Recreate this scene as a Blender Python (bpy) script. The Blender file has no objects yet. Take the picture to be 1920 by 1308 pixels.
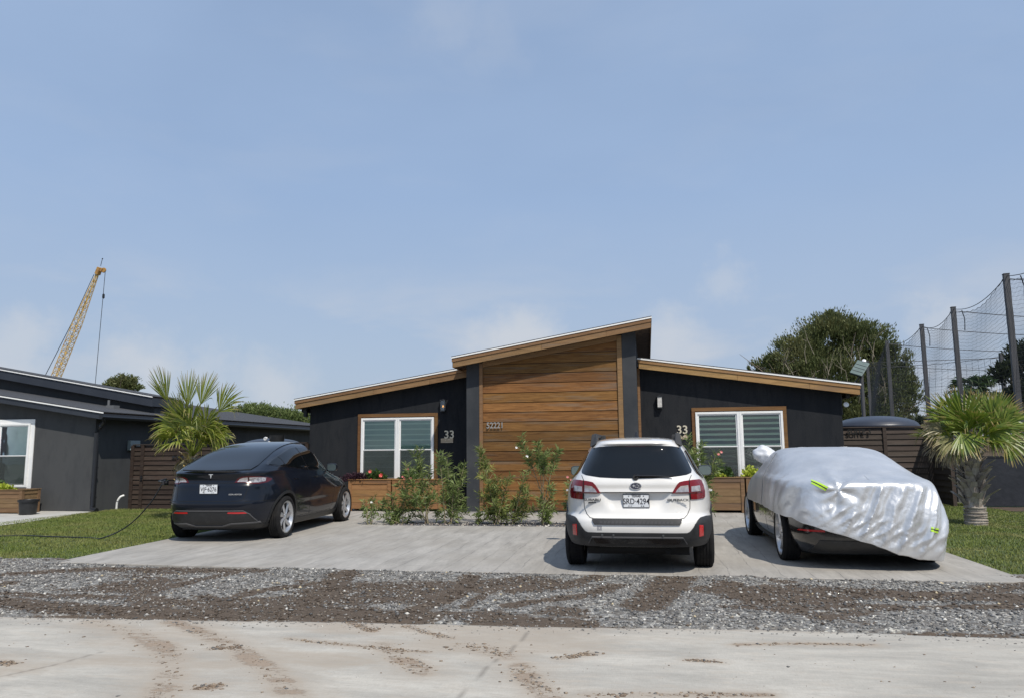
import bpy, bmesh, math, random
import numpy as np
from mathutils import Vector, Matrix, geometry
from mathutils.bvhtree import BVHTree

S = bpy.context.scene
rad = math.radians
# ------------------------------------------------------------ camera
FOC, EYE = 1420.0, 1.47          # focal length in px of a 1920 px wide frame, eye height
_th, _ro, _ps = math.atan(.1324), rad(.55), rad(10)
_r0 = np.array([math.cos(_ps), math.sin(_ps), 0]); _f0 = np.array([-math.sin(_ps), math.cos(_ps), 0]); _z = np.array([0, 0, 1.])
_fw = _f0*math.cos(_th) + _z*math.sin(_th); _u0 = _z*math.cos(_th) - _f0*math.sin(_th)
_U = math.cos(_ro)*_u0 + math.sin(_ro)*_r0; _R = math.cos(_ro)*_r0 - math.sin(_ro)*_u0
cd = bpy.data.cameras.new('camera'); cam = bpy.data.objects.new('camera', cd); S.collection.objects.link(cam)
M = Matrix.Identity(4)
for i in range(3):
    M[i][0] = _R[i]; M[i][1] = _U[i]; M[i][2] = -_fw[i]
M[2][3] = EYE
cam.matrix_world = M
cd.sensor_width = 36; cd.lens = FOC/1920*36; cd.clip_start = .05; cd.clip_end = 3000
S.camera = cam
# ------------------------------------------------------------ world, sun, exposure
SUN = Vector((.43, -.60, 1)).normalized()
SUN_EL = math.asin(SUN.z); SUN_AZ = math.atan2(SUN.x, SUN.y)
w = bpy.data.worlds.new('World'); S.world = w; w.use_nodes = True
nt = w.node_tree; nt.nodes.clear()
def N(t, ty, **k):
    n = t.nodes.new(ty)
    for a, b in k.items(): setattr(n, a, b)
    return n
out = N(nt, 'ShaderNodeOutputWorld'); bg = N(nt, 'ShaderNodeBackground'); bg.inputs[1].default_value = .122
sky = N(nt, 'ShaderNodeTexSky', sky_type='NISHITA', sun_disc=False, sun_elevation=SUN_EL, sun_rotation=SUN_AZ,
        altitude=10, air_density=1.0, dust_density=1.2, ozone_density=3.0)
tc = N(nt, 'ShaderNodeTexCoord')
mp = N(nt, 'ShaderNodeMapping'); mp.inputs['Scale'].default_value = (1.4, 1.4, 4.2)
nt.links.new(tc.outputs['Generated'], mp.inputs[0])
n1 = N(nt, 'ShaderNodeTexNoise'); n1.inputs['Scale'].default_value = 2.6; n1.inputs['Detail'].default_value = 9; n1.inputs['Roughness'].default_value = .55; n1.inputs['Distortion'].default_value = .25
nt.links.new(mp.outputs[0], n1.inputs[0])
cr = N(nt, 'ShaderNodeValToRGB'); cr.color_ramp.elements[0].position = .50; cr.color_ramp.elements[1].position = .66
nt.links.new(n1.outputs[0], cr.inputs[0])
sx = N(nt, 'ShaderNodeSeparateXYZ'); nt.links.new(tc.outputs['Generated'], sx.inputs[0])
lo = N(nt, 'ShaderNodeMapRange'); lo.inputs[1].default_value = .24; lo.inputs[2].default_value = .03; lo.inputs[3].default_value = .07; lo.inputs[4].default_value = .95
nt.links.new(sx.outputs[2], lo.inputs[0])
mu = N(nt, 'ShaderNodeMath', operation='MULTIPLY'); nt.links.new(cr.outputs[0], mu.inputs[0]); nt.links.new(lo.outputs[0], mu.inputs[1])
# thin high veil
n2 = N(nt, 'ShaderNodeTexNoise'); n2.inputs['Scale'].default_value = 1.1; n2.inputs['Detail'].default_value = 5
mp2 = N(nt, 'ShaderNodeMapping'); mp2.inputs['Scale'].default_value = (1, 2.4, 3); mp2.inputs['Rotation'].default_value = (0, .3, .5)
nt.links.new(tc.outputs['Generated'], mp2.inputs[0]); nt.links.new(mp2.outputs[0], n2.inputs[0])
ve = N(nt, 'ShaderNodeMapRange'); ve.inputs[1].default_value = .35; ve.inputs[2].default_value = .75; ve.inputs[3].default_value = .66; ve.inputs[4].default_value = .92
nt.links.new(n2.outputs[0], ve.inputs[0])
hz = N(nt, 'ShaderNodeMapRange'); hz.inputs[1].default_value = .32; hz.inputs[2].default_value = .0; hz.inputs[3].default_value = 0; hz.inputs[4].default_value = .75; nt.links.new(sx.outputs[2], hz.inputs[0])
# a few small soft cumulus puffs low over the horizon, by sky direction
nv = N(nt, 'ShaderNodeTexNoise'); nv.inputs['Scale'].default_value = 14; nv.inputs['Detail'].default_value = 8; nv.inputs['Roughness'].default_value = .62; nt.links.new(tc.outputs['Generated'], nv.inputs[0])
vs_ = N(nt, 'ShaderNodeVectorMath', operation='SCALE'); vs_.inputs['Scale'].default_value = .11; nt.links.new(nv.outputs['Color'], vs_.inputs[0])
va = N(nt, 'ShaderNodeVectorMath', operation='ADD'); nt.links.new(tc.outputs['Generated'], va.inputs[0]); nt.links.new(vs_.outputs[0], va.inputs[1])
pf = None
for (px, py, rr, am) in ((965, 640, .07, .75), (1262, 622, .055, .5), (1362, 532, .045, .35), (285, 690, .075, .65), (20, 655, .06, .55), (510, 728, .07, .6), (395, 690, .05, .4), (1760, 600, .05, .5), (840, 40, .06, .14), (930, 90, .05, .10)):
    d_ = _fw + _R*(px-960)/FOC - _U*(py-654)/FOC; d_ = d_/np.linalg.norm(d_)+.055
    di = N(nt, 'ShaderNodeVectorMath', operation='DISTANCE'); nt.links.new(va.outputs[0], di.inputs[0]); di.inputs[1].default_value = tuple(d_)
    mr_ = N(nt, 'ShaderNodeMapRange', interpolation_type='SMOOTHSTEP'); mr_.inputs[1].default_value = rr; mr_.inputs[2].default_value = rr*.12; mr_.inputs[3].default_value = 0; mr_.inputs[4].default_value = am; nt.links.new(di.outputs['Value'], mr_.inputs[0])
    if pf is None: pf = mr_
    else:
        q_ = N(nt, 'ShaderNodeMath', operation='MAXIMUM'); nt.links.new(pf.outputs[0], q_.inputs[0]); nt.links.new(mr_.outputs[0], q_.inputs[1]); pf = q_
SKYMIX = [((3.05, 4.12, 5.95), ve), ((3.75, 4.30, 5.05), hz), ((5.0, 5.2, 5.6), mu), ((5.1, 5.35, 5.75), pf)]
last = sky.outputs[0]
for col, fac in SKYMIX:
    mx = N(nt, 'ShaderNodeMix', data_type='RGBA'); mx.inputs[7].default_value = (*col, 1)
    nt.links.new(fac.outputs[0], mx.inputs[0]); nt.links.new(last, mx.inputs[6]); last = mx.outputs[2]
nt.links.new(last, bg.inputs[0]); nt.links.new(bg.outputs[0], out.inputs[0])
sl = bpy.data.lights.new('sun', 'SUN'); so = bpy.data.objects.new('sun', sl); S.collection.objects.link(so)
sl.energy = 4.1; sl.angle = rad(.6); sl.color = (1, .935, .83)
so.rotation_euler = (-SUN).to_track_quat('-Z', 'Y').to_euler(); so.location = (0, 0, 30)
S.view_settings.view_transform = 'Standard'; S.view_settings.look = 'None'; S.view_settings.exposure = 0; S.view_settings.gamma = 1

# ------------------------------------------------------------ helpers
def ray(px, py): return _fw + _R*(px-960)/FOC - _U*(py-654)/FOC
def gp(px, py, z=0.):
    d = ray(px, py); t = (z-EYE)/d[2]; return Vector((d[0]*t, d[1]*t, z))
def at(px, py, Y):
    d = ray(px, py); t = Y/d[1]; return Vector((d[0]*t, Y, EYE+d[2]*t))

MATS = {}
def mat(name, col, rough=.6, metal=0., spec=.5, coat=0., var=None, var2=None, bump=None, island=0., trans=0., scale=(1, 1, 1), emis=None, ior=None):
    """principled material; var=(scale, colour2, lo, hi) noise blend; bump=(scale,strength,dist)"""
    if name in MATS: return MATS[name]
    m = bpy.data.materials.new(name); m.use_nodes = True; t = m.node_tree
    p = t.nodes['Principled BSDF']; L = t.links.new
    p.inputs['Base Color'].default_value = (*col, 1); p.inputs['Roughness'].default_value = rough
    p.inputs['Metallic'].default_value = metal; p.inputs['Specular IOR Level'].default_value = spec
    p.inputs['Coat Weight'].default_value = coat; p.inputs['Coat Roughness'].default_value = .03
    p.inputs['Transmission Weight'].default_value = trans
    if ior: p.inputs['IOR'].default_value = ior
    if emis: p.inputs['Emission Color'].default_value = (*emis[0], 1); p.inputs['Emission Strength'].default_value = emis[1]
    tc = N(t, 'ShaderNodeTexCoord'); mp = N(t, 'ShaderNodeMapping'); mp.inputs['Scale'].default_value = scale
    L(tc.outputs['Object'], mp.inputs[0])
    last = None
    for v in (var, var2):
        if not v: continue
        n = N(t, 'ShaderNodeTexNoise'); n.inputs['Scale'].default_value = v[0]; n.inputs['Detail'].default_value = 8; n.inputs['Roughness'].default_value = .6
        L(mp.outputs[0], n.inputs[0])
        mr = N(t, 'ShaderNodeMapRange'); mr.inputs[1].default_value = v[2]; mr.inputs[2].default_value = v[3]; L(n.outputs[0], mr.inputs[0])
        mx = N(t, 'ShaderNodeMix', data_type='RGBA'); L(mr.outputs[0], mx.inputs[0]); mx.inputs[7].default_value = (*v[1], 1)
        if last: L(last, mx.inputs[6])
        else: mx.inputs[6].default_value = (*col, 1)
        last = mx.outputs[2]
    if island:
        g = N(t, 'ShaderNodeNewGeometry'); mr = N(t, 'ShaderNodeMapRange'); mr.inputs[3].default_value = 1-island; mr.inputs[4].default_value = 1+island
        L(g.outputs['Random Per Island'], mr.inputs[0])
        hs = N(t, 'ShaderNodeHueSaturation'); L(mr.outputs[0], hs.inputs['Value'])
        if last: L(last, hs.inputs['Color'])
        else: hs.inputs['Color'].default_value = (*col, 1)
        last = hs.outputs[0]
    if last: L(last, p.inputs['Base Color'])
    if bump:
        n = N(t, 'ShaderNodeTexNoise'); n.inputs['Scale'].default_value = bump[0]; n.inputs['Detail'].default_value = 6; L(mp.outputs[0], n.inputs[0])
        b = N(t, 'ShaderNodeBump'); b.inputs['Strength'].default_value = bump[1]; b.inputs['Distance'].default_value = bump[2] if len(bump) > 2 else .01
        L(n.outputs[0], b.inputs['Height']); L(b.outputs[0], p.inputs['Normal'])
    MATS[name] = m; return m

def tag(o, label=None, cat=None, group=None, kind=None):
    if label: o['label'] = label
    if cat: o['category'] = cat
    if group: o['group'] = group
    if kind: o['kind'] = kind
    return o
def empty(name, loc=(0, 0, 0), rz=0, label=None, cat=None, group=None, parent=None):
    o = bpy.data.objects.new(name, None); S.collection.objects.link(o); o.location = loc; o.rotation_euler = (0, 0, rz)
    o.empty_display_size = .1
    if parent: o.parent = parent
    return tag(o, label, cat, group)
def meshobj(name, v, f, m, parent=None, smooth=False, mi=None, loc=None, sharp=None):
    me = bpy.data.meshes.new(name)
    me.from_pydata([tuple(p) for p in v], [], f)
    for k in (m if isinstance(m, (list, tuple)) else [m]): me.materials.append(k)
    if mi is not None: me.polygons.foreach_set('material_index', mi)
    if smooth: me.polygons.foreach_set('use_smooth', [True]*len(me.polygons))
    me.update()
    if smooth and sharp: me.set_sharp_from_angle(angle=rad(sharp))
    o = bpy.data.objects.new(name, me); S.collection.objects.link(o)
    if parent: o.parent = parent
    if loc: o.location = loc
    return o
def npmesh(name, V, k, m, parent=None, attr=None):
    """V: (n*k,3) array of separate k-gons"""
    V = np.asarray(V, dtype=np.float32).reshape(-1, 3); n = len(V)//k
    me = bpy.data.meshes.new(name); me.vertices.add(n*k); me.vertices.foreach_set('co', V.ravel())
    me.loops.add(n*k); me.loops.foreach_set('vertex_index', np.arange(n*k, dtype=np.int32))
    me.polygons.add(n); me.polygons.foreach_set('loop_start', np.arange(0, n*k, k, dtype=np.int32))
    me.update(calc_edges=True); me.validate()
    me.materials.append(m)
    o = bpy.data.objects.new(name, me); S.collection.objects.link(o)
    if parent: o.parent = parent
    return o
class MB:
    def __init__(s): s.v = []; s.f = []; s.mi = []
    def add(s, v, f, mi=0):
        b = len(s.v); s.v += [Vector(p) for p in v]; s.f += [[i+b for i in q] for q in f]; s.mi += [mi]*len(f); return s
    def box(s, x0, x1, y0, y1, z0, z1, mi=0, M=None):
        v = [Vector((x, y, z)) for x in (x0, x1) for y in (y0, y1) for z in (z0, z1)]
        if M: v = [M @ p for p in v]
        return s.add(v, [(0, 1, 3, 2), (4, 6, 7, 5), (0, 4, 5, 1), (2, 3, 7, 6), (0, 2, 6, 4), (1, 5, 7, 3)], mi)
    def prism(s, poly, d, mi=0):
        """poly: 3d points of a planar polygon, d: extrusion vector"""
        n = len(poly); d = Vector(d); p = [Vector(q) for q in poly]
        return s.add(p+[q+d for q in p], [list(range(n))[::-1], list(range(n, 2*n))]+[(i, (i+1) % n, n+(i+1) % n, n+i) for i in range(n)], mi)
    def tube(s, pts, r, n=8, mi=0, cap=True):
        pts = [Vector(p) for p in pts]; m = len(pts); R = r if isinstance(r, (list, tuple)) else [r]*m
        v = []; up = Vector((0, 0, 1))
        for i, p in enumerate(pts):
            d = (pts[min(i+1, m-1)]-pts[max(i-1, 0)]).normalized()
            a = d.cross(up if abs(d.z) < .95 else Vector((1, 0, 0))).normalized(); b = d.cross(a)
            v += [p+(a*math.cos(t)+b*math.sin(t))*R[i] for t in [2*math.pi*k/n for k in range(n)]]
        f = [(i*n+k, i*n+(k+1) % n, (i+1)*n+(k+1) % n, (i+1)*n+k) for i in range(m-1) for k in range(n)]
        if cap: f += [list(range(n))[::-1], list(range((m-1)*n, m*n))]
        return s.add(v, f, mi)
    def lathe(s, prof, n=32, axis='z', M=None, mi=0, closed=False):
        v = []; m = len(prof)
        for r, h in prof:
            for k in range(n):
                t = 2*math.pi*k/n; c, q = r*math.cos(t), r*math.sin(t)
                p = Vector((c, q, h)) if axis == 'z' else Vector((h, c, q))
                v.append(M @ p if M else p)
        f = [(i*n+k, i*n+(k+1) % n, (i+1)*n+(k+1) % n, (i+1)*n+k) for i in range(m-1) for k in range(n)]
        if closed: f += [((m-1)*n+k, (m-1)*n+(k+1) % n, (k+1) % n, k) for k in range(n)]
        return s.add(v, f, mi)
    def build(s, name, m, parent=None, smooth=False, bevel=0, sharp=35):
        o = meshobj(name, s.v, s.f, m, parent, smooth, s.mi, sharp=sharp if smooth else None)
        if bevel:
            b = o.modifiers.new('bevel', 'BEVEL'); b.width = bevel; b.segments = 2; b.limit_method = 'ANGLE'; b.angle_limit = rad(40)
        return o
def text(name, body, size, loc, rot, m, parent, extrude=.002, align='CENTER', sx=1., off=0.):
    c = bpy.data.curves.new(name, 'FONT'); c.body = body; c.size = size; c.extrude = extrude; c.align_x = align; c.align_y = 'CENTER'; c.offset = off
    t = bpy.data.objects.new(name, c); S.collection.objects.link(t)
    dg = bpy.context.evaluated_depsgraph_get(); me = bpy.data.meshes.new_from_object(t.evaluated_get(dg)); bpy.data.objects.remove(t)
    me.name = name; me.materials.clear(); me.materials.append(m)
    o = bpy.data.objects.new(name, me); S.collection.objects.link(o); o.location = loc; o.rotation_euler = rot; o.scale = (sx, 1, 1)
    if parent: o.parent = parent
    return o
def pchip(xs, ys):
    xs = np.array(xs, float); ys = np.array(ys, float); h = np.diff(xs); d = np.diff(ys)/h
    m = np.zeros_like(ys); m[0] = d[0]; m[-1] = d[-1]
    for i in range(1, len(xs)-1):
        if d[i-1]*d[i] > 0:
            w1 = 2*h[i]+h[i-1]; w2 = h[i]+2*h[i-1]; m[i] = (w1+w2)/(w1/d[i-1]+w2/d[i])
    def f(x):
        x = np.clip(x, xs[0], xs[-1]); i = np.clip(np.searchsorted(xs, x)-1, 0, len(h)-1); t = (x-xs[i])/h[i]
        return (2*t**3-3*t**2+1)*ys[i]+(t**3-2*t**2+t)*h[i]*m[i]+(-2*t**3+3*t**2)*ys[i+1]+(t**3-t**2)*h[i]*m[i+1]
    return f
def sstep(a, b, x):
    t = np.clip((x-a)/(b-a), 0, 1); return t*t*(3-2*t)
def crom(pts, n=6, closed=False):
    P = [Vector(p) for p in pts]; m = len(P); o = []
    for i in range(m if closed else m-1):
        p0, p1, p2, p3 = (P[(i-1) % m], P[i], P[(i+1) % m], P[(i+2) % m]) if closed else (P[max(i-1, 0)], P[i], P[i+1], P[min(i+2, m-1)])
        for k in range(n):
            t = k/n; o.append(.5*((2*p1)+(p2-p0)*t+(2*p0-5*p1+4*p2-p3)*t*t+(3*p1-p0-3*p2+p3)*t**3))
    if not closed: o.append(P[-1])
    return o
# vector value noise for python-side masks
_rg = np.random.RandomState(7); _tab = _rg.rand(256, 256)
def vnoise(x, y):
    x = np.asarray(x, float); y = np.asarray(y, float); xi = np.floor(x).astype(int); yi = np.floor(y).astype(int); fx = x-xi; fy = y-yi
    fx = fx*fx*(3-2*fx); fy = fy*fy*(3-2*fy); g = lambda a, b: _tab[a % 256, b % 256]
    return (g(xi, yi)*(1-fx)+g(xi+1, yi)*fx)*(1-fy)+(g(xi, yi+1)*(1-fx)+g(xi+1, yi+1)*fx)*fy
def fbm(x, y, o=4):
    s = 0; a = .5
    for k in range(o): s = s+a*vnoise(x*2**k+17*k, y*2**k+31*k); a *= .5
    return s/(1-.5**o)
def grid(name, xs, ys, Z, m, parent=None, attrs=None, smooth=True):
    X, Y = np.meshgrid(xs, ys); nx, ny = len(xs), len(ys)
    V = np.stack([X, Y, Z], -1).reshape(-1, 3).astype(np.float32)
    i = (np.arange(ny-1)[:, None]*nx+np.arange(nx-1)[None, :]).ravel()
    Fc = np.stack([i, i+1, i+nx+1, i+nx], 1).astype(np.int32); n = len(Fc)
    me = bpy.data.meshes.new(name); me.vertices.add(len(V)); me.vertices.foreach_set('co', V.ravel())
    me.loops.add(n*4); me.loops.foreach_set('vertex_index', Fc.ravel()); me.polygons.add(n)
    me.polygons.foreach_set('loop_start', np.arange(0, n*4, 4, dtype=np.int32))
    if smooth: me.polygons.foreach_set('use_smooth', np.ones(n, bool))
    me.update(calc_edges=True)
    for k, a in (attrs or {}).items():
        at_ = me.attributes.new(k, 'FLOAT', 'POINT'); at_.data.foreach_set('value', np.asarray(a, np.float32).ravel())
    me.materials.append(m)
    o = bpy.data.objects.new(name, me); S.collection.objects.link(o)
    if parent: o.parent = parent
    return o
def dist_path(X, Y, pts):
    D = np.full(X.shape, 1e9)
    for (x0, y0), (x1, y1) in zip(pts[:-1], pts[1:]):
        dx, dy = x1-x0, y1-y0; t = np.clip(((X-x0)*dx+(Y-y0)*dy)/(dx*dx+dy*dy+1e-9), 0, 1)
        D = np.minimum(D, np.hypot(X-x0-t*dx, Y-y0-t*dy))
    return D
# ------------------------------------------------------------ ground
def nodemat(name):
    m = bpy.data.materials.new(name); m.use_nodes = True; t = m.node_tree; return m, t, t.nodes['Principled BSDF'], t.links.new
def noise(t, vec, scale, detail=8, rough=.6, dist=0.):
    n = N(t, 'ShaderNodeTexNoise'); n.inputs['Scale'].default_value = scale; n.inputs['Detail'].default_value = detail
    n.inputs['Roughness'].default_value = rough; n.inputs['Distortion'].default_value = dist
    t.links.new(vec, n.inputs[0]); return n.outputs[0]
def rng(t, x, a, b, c=0., d=1.):
    n = N(t, 'ShaderNodeMapRange'); n.inputs[1].default_value = a; n.inputs[2].default_value = b; n.inputs[3].default_value = c; n.inputs[4].default_value = d
    t.links.new(x, n.inputs[0]); return n.outputs[0]
def mixc(t, f, a, b):
    n = N(t, 'ShaderNodeMix', data_type='RGBA')
    for x, i in ((f, 0), (a, 6), (b, 7)):
        if isinstance(x, tuple): n.inputs[i].default_value = (*x, 1)
        elif isinstance(x, float): n.inputs[i].default_value = x
        else: t.links.new(x, n.inputs[i])
    return n.outputs[2]
def mth(t, op, a, b):
    n = N(t, 'ShaderNodeMath', operation=op)
    for x, i in ((a, 0), (b, 1)):
        if isinstance(x, (int, float)): n.inputs[i].default_value = x
        else: t.links.new(x, n.inputs[i])
    return n.outputs[0]
def mapped(t, sc=(1, 1, 1), rot=(0, 0, 0)):
    c = N(t, 'ShaderNodeTexCoord'); m = N(t, 'ShaderNodeMapping'); m.inputs['Scale'].default_value = sc; m.inputs['Rotation'].default_value = rot
    t.links.new(c.outputs['Object'], m.inputs[0]); return m.outputs[0]
def bumpn(t, p, h, st, dist=.01):
    b = N(t, 'ShaderNodeBump'); b.inputs['Strength'].default_value = st; b.inputs['Distance'].default_value = dist
    t.links.new(h, b.inputs['Height']); t.links.new(b.outputs[0], p.inputs['Normal'])
def attr(t, n): a = N(t, 'ShaderNodeAttribute'); a.attribute_name = n; return a.outputs['Fac']

# far ground
mg = mat('ground_soil', (.10, .10, .055), .95, var=(.4, (.16, .13, .09), .4, .65), var2=(6, (.07, .09, .035), .45, .7))
go = meshobj('ground', [(-400, -60, -.03), (400, -60, -.03), (400, 900, -.03), (-400, 900, -.03)], [(0, 1, 2, 3)], mg); tag(go, kind='structure')

# concrete road in front with dried mud brought by tyres
m_road, t, p, L = nodemat('road_concrete')
o1 = mapped(t); o2 = mapped(t, (1, 3.5, 1)); o3 = mapped(t, (14, 1, 1))
base = mixc(t, rng(t, noise(t, o2, .8, 10, .68, .4), .36, .62), (.325, .308, .275), (.485, .458, .405)); base = mixc(t, rng(t, noise(t, mapped(t, (1, 4, 1)), 7, 10, .78), .50, .66, 0., .55), base, (.30, .275, .24))
base = mixc(t, rng(t, noise(t, o2, 3.5, 8, .7), .52, .70, 0., .5), base, (.46, .40, .33))
base = mixc(t, rng(t, noise(t, o3, 14, 4), .4, .7, 0., .22), base, (.24, .235, .22))
base = mixc(t, rng(t, noise(t, o1, 45, 8, .75), .58, .70, 0., .45), base, (.17, .155, .135)); base = mixc(t, rng(t, noise(t, o1, 120, 4, .7), .55, .68, 0., .35), base, (.60, .57, .52))
md = attr(t, 'mud'); jt = attr(t, 'joint')
film = rng(t, mth(t, 'ADD', mth(t, 'MULTIPLY', md, .9), noise(t, o2, 6, 10, .8)), .55, 1.05, 0., .85)
base = mixc(t, film, base, (.35, .30, .243))
clod = rng(t, mth(t, 'ADD', mth(t, 'MULTIPLY', md, .50), noise(t, mapped(t, (1, 2.2, 1)), 15, 12, .82)), .875, .925)
base = mixc(t, clod, base, mixc(t, noise(t, o1, 60, 4), (.23, .175, .13), (.36, .29, .225)))
base = mixc(t, jt, base, (.13, .115, .10))
L(base, p.inputs['Base Color']); p.inputs['Roughness'].default_value = .88; p.inputs['Specular IOR Level'].default_value = .3
bumpn(t, p, mth(t, 'ADD', mth(t, 'MULTIPLY', clod, .9), mth(t, 'MULTIPLY', noise(t, o1, 160, 4), .35)), .5, .006)
edge = lambda X: 6.22+.055*(X+5.8)*(X < 1)+.055*6.8*(X >= 1)+.02*np.sin(X*1.7)+.03*(fbm(X*2.3, X*0+3.)-.5)
GX = np.arange(-16, 12.01, .03)
def trk(px): return [tuple(gp(*q)[:2]) for q in px]
ROADMUD = [([(322, 1168), (392, 1196), (442, 1217), (482, 1245), (520, 1272), (560, 1320)], .13), ([(180, 1168), (250, 1188), (298, 1212), (322, 1243), (318, 1272), (292, 1330)], .15),
           ([(762, 1176), (800, 1188), (845, 1200)], .07), ([(715, 1212), (760, 1242), (792, 1262)], .12), ([(862, 1212), (905, 1218), (950, 1232)], .14),
           ([(975, 1252), (995, 1280), (1035, 1310)], .12), ([(1380, 1211), (1500, 1209), (1640, 1212)], .05), ([(1050, 1237), (1110, 1228)], .06), ([(400, 1218), (450, 1215)], .07),
           ([(1100, 1306), (1440, 1306)], .06), ([(0, 1245), (20, 1248)], .07), ([(380, 1293), (405, 1289)], .08),
           ([(540, 1200), (690, 1215), (800, 1225)], .05), ([(1290, 1240), (1350, 1244)], .04), ([(660, 1170), (700, 1185)], .07)]
ys = np.concatenate([np.arange(2.6, 6.75, .03)])
X, Y = np.meshgrid(GX, ys); mud = np.zeros_like(X)
for pts, wd in ROADMUD:
    P_ = trk(pts); d = dist_path(X, Y, P_); mud = np.maximum(mud, np.clip(1.35-d/(wd*1.15), 0, 1)*(.30+.95*fbm(X*2.2+9, Y*9+2)))
    mud = np.maximum(mud, .36*np.clip(1.4-d/(wd*2.2), 0, 1))
mud = np.maximum(mud, .55*np.clip(1-(edge(X)-Y)/.14, 0, 1)*(X < 1.5))
mud = np.maximum(mud, .50*sstep(.42, .7, fbm(X*.8+3, Y*1.9))*sstep(1.5, -1., X))
jo = np.zeros_like(X)
for pts in ([(932, 1238), (905, 1262), (862, 1312)], [(190, 1225), (100, 1250), (0, 1272)], [(948, 1232), (975, 1205), (1000, 1178)]):
    jo = np.maximum(jo, np.clip(1.3-dist_path(X, Y, trk(pts))/.010, 0, .5))
Z = .012+.003*fbm(X*.7, Y*.7)+0*X; Z = np.where(Y > edge(X), Z-.06, Z)
ro = grid('road', GX, ys, Z, m_road, attrs={'mud': mud, 'joint': jo}); tag(ro, kind='structure')
rf = meshobj('road', [(-120, -50, .006), (120, -50, .006), (120, 2.62, .006), (-120, 2.62, .006)], [(0, 1, 2, 3)], m_road); tag(rf, kind='structure')
for xa, xb in ((-120, -15.98), (11.98, 120)):
    tag(meshobj('road', [(xa, 2.6, .01), (xb, 2.6, .01), (xb, 6.5, .01), (xa, 6.5, .01)], [(0, 1, 2, 3)], m_road), kind='structure')

# gravel verge with muddy tracks
m_gr, t, p, L = nodemat('gravel_verge')
o1 = mapped(t); md = attr(t, 'mud')
vo = N(t, 'ShaderNodeTexVoronoi'); vo.inputs['Scale'].default_value = 42; L(o1, vo.inputs[0])
vs = N(t, 'ShaderNodeSeparateColor'); L(vo.outputs['Color'], vs.inputs[0])
st = mixc(t, rng(t, vs.outputs[0], .0, 1.), (.11, .11, .108), (.34, .335, .32)); st = mixc(t, rng(t, vs.outputs[1], .86, .9), st, (.55, .53, .47))
st = mixc(t, rng(t, noise(t, o1, 9, 6, .7), .46, .58, 0., .8), st, (.14, .125, .11))
mu_ = mixc(t, noise(t, o1, 14, 8, .7), (.072, .054, .040), (.145, .114, .088)); mu_ = mixc(t, rng(t, noise(t, o1, 60, 5), .52, .66, 0., .75), mu_, (.075, .06, .048))
f = rng(t, mth(t, 'ADD', md, mth(t, 'MULTIPLY', noise(t, o1, 9, 9, .78), .9)), .76, .96)
L(mixc(t, f, st, mu_), p.inputs['Base Color']); p.inputs['Roughness'].default_value = .95; p.inputs['Specular IOR Level'].default_value = .25
bumpn(t, p, mth(t, 'ADD', mth(t, 'MULTIPLY', vo.outputs['Distance'], -.6), noise(t, o1, 70, 6)), .9, .015)
ys = np.arange(6.0, 9.95, .03); X, Y = np.meshgrid(GX, ys); mud = np.zeros_like(X)
GMUD = [([(-20, 1128), (120, 1142), (300, 1152), (600, 1160), (780, 1158)], .22, 1), ([(650, 1074), (605, 1108), (560, 1150)], .17, .95), ([(880, 1082), (868, 1110), (770, 1150)], .12, .9),
        ([(430, 1078), (330, 1100), (230, 1122), (100, 1118), (0, 1112)], .11, .8), ([(0, 1078), (200, 1068), (480, 1072)], .16, .85), ([(590, 1095), (480, 1110), (400, 1132)], .12, .8),
        ([(1270, 1082), (1240, 1110), (1205, 1136)], .2, .95), ([(1160, 1100), (1100, 1120), (960, 1136)], .11, .85), ([(960, 1165), (1090, 1170)], .16, .8), ([(1365, 1096), (1390, 1122)], .17, .9),
        ([(1120, 1082), (1060, 1100), (960, 1110)], .13, .8), ([(1580, 1112), (1720, 1118), (1920, 1122)], .25, .85), ([(1640, 1140), (1920, 1140)], .12, .7), ([(720, 1098), (750, 1100)], .1, .7),
        ([(1850, 1105), (1920, 1098)], .2, .8), ([(0, 1095), (-300, 1110)], .2, .8), ([(380, 1120), (430, 1136), (640, 1150)], .1, .8), ([(960, 1085), (870, 1140)], .07, .7), ([(250, 1084), (330, 1090)], .12, .6),
        ([(1420, 1184), (1900, 1194)], .06, .7), ([(900, 1168), (1400, 1184)], .05, .7), ([(60, 1160), (700, 1166)], .1, .9), ([(560, 1090), (700, 1150)], .06, .55), ([(1480, 1140), (1620, 1170)], .08, .5)]
for pts, wd, a in GMUD:
    mud = np.maximum(mud, a*np.clip(1.6-dist_path(X, Y, trk(pts))/wd, 0, 1))
mud = mud*(.5+.85*fbm(X*5, Y*7+7)); mud = np.maximum(mud, .62*sstep(.5, .68, fbm(X*.7+11, Y*1.2+4)))
Z = .0+.035*(fbm(X*1.1, Y*1.1)-.5)+.022*fbm(X*8, Y*8)+.012*fbm(X*22, Y*22)-.012*mud
Z -= .06*sstep(9.16, 9.3, Y)*(X > -7.9)*(X < 3.8); Z -= .03*sstep(.12, 0, Y-edge(X))
Z = np.where(Y < edge(X)-.05, -.04, Z); Z = np.where(Y > 9.62+.12*np.sin(X*2.1)+.1*(fbm(X*3, X*0)-.5)+.0*X, Z-.05, Z)
gv = grid('gravel_verge', GX, ys, Z, m_gr, attrs={'mud': mud}); tag(gv, kind='structure')
for xa, xb in ((-120, -15.98), (11.98, 120)):
    tag(meshobj('gravel_verge', [(xa, 6.2, .0), (xb, 6.2, .0), (xb, 9.6, .0), (xa, 9.6, .0)], [(0, 1, 2, 3)], m_gr), kind='structure')
GMUDM, GMX, GMY, GMZ = mud, GX, ys, Z
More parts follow.
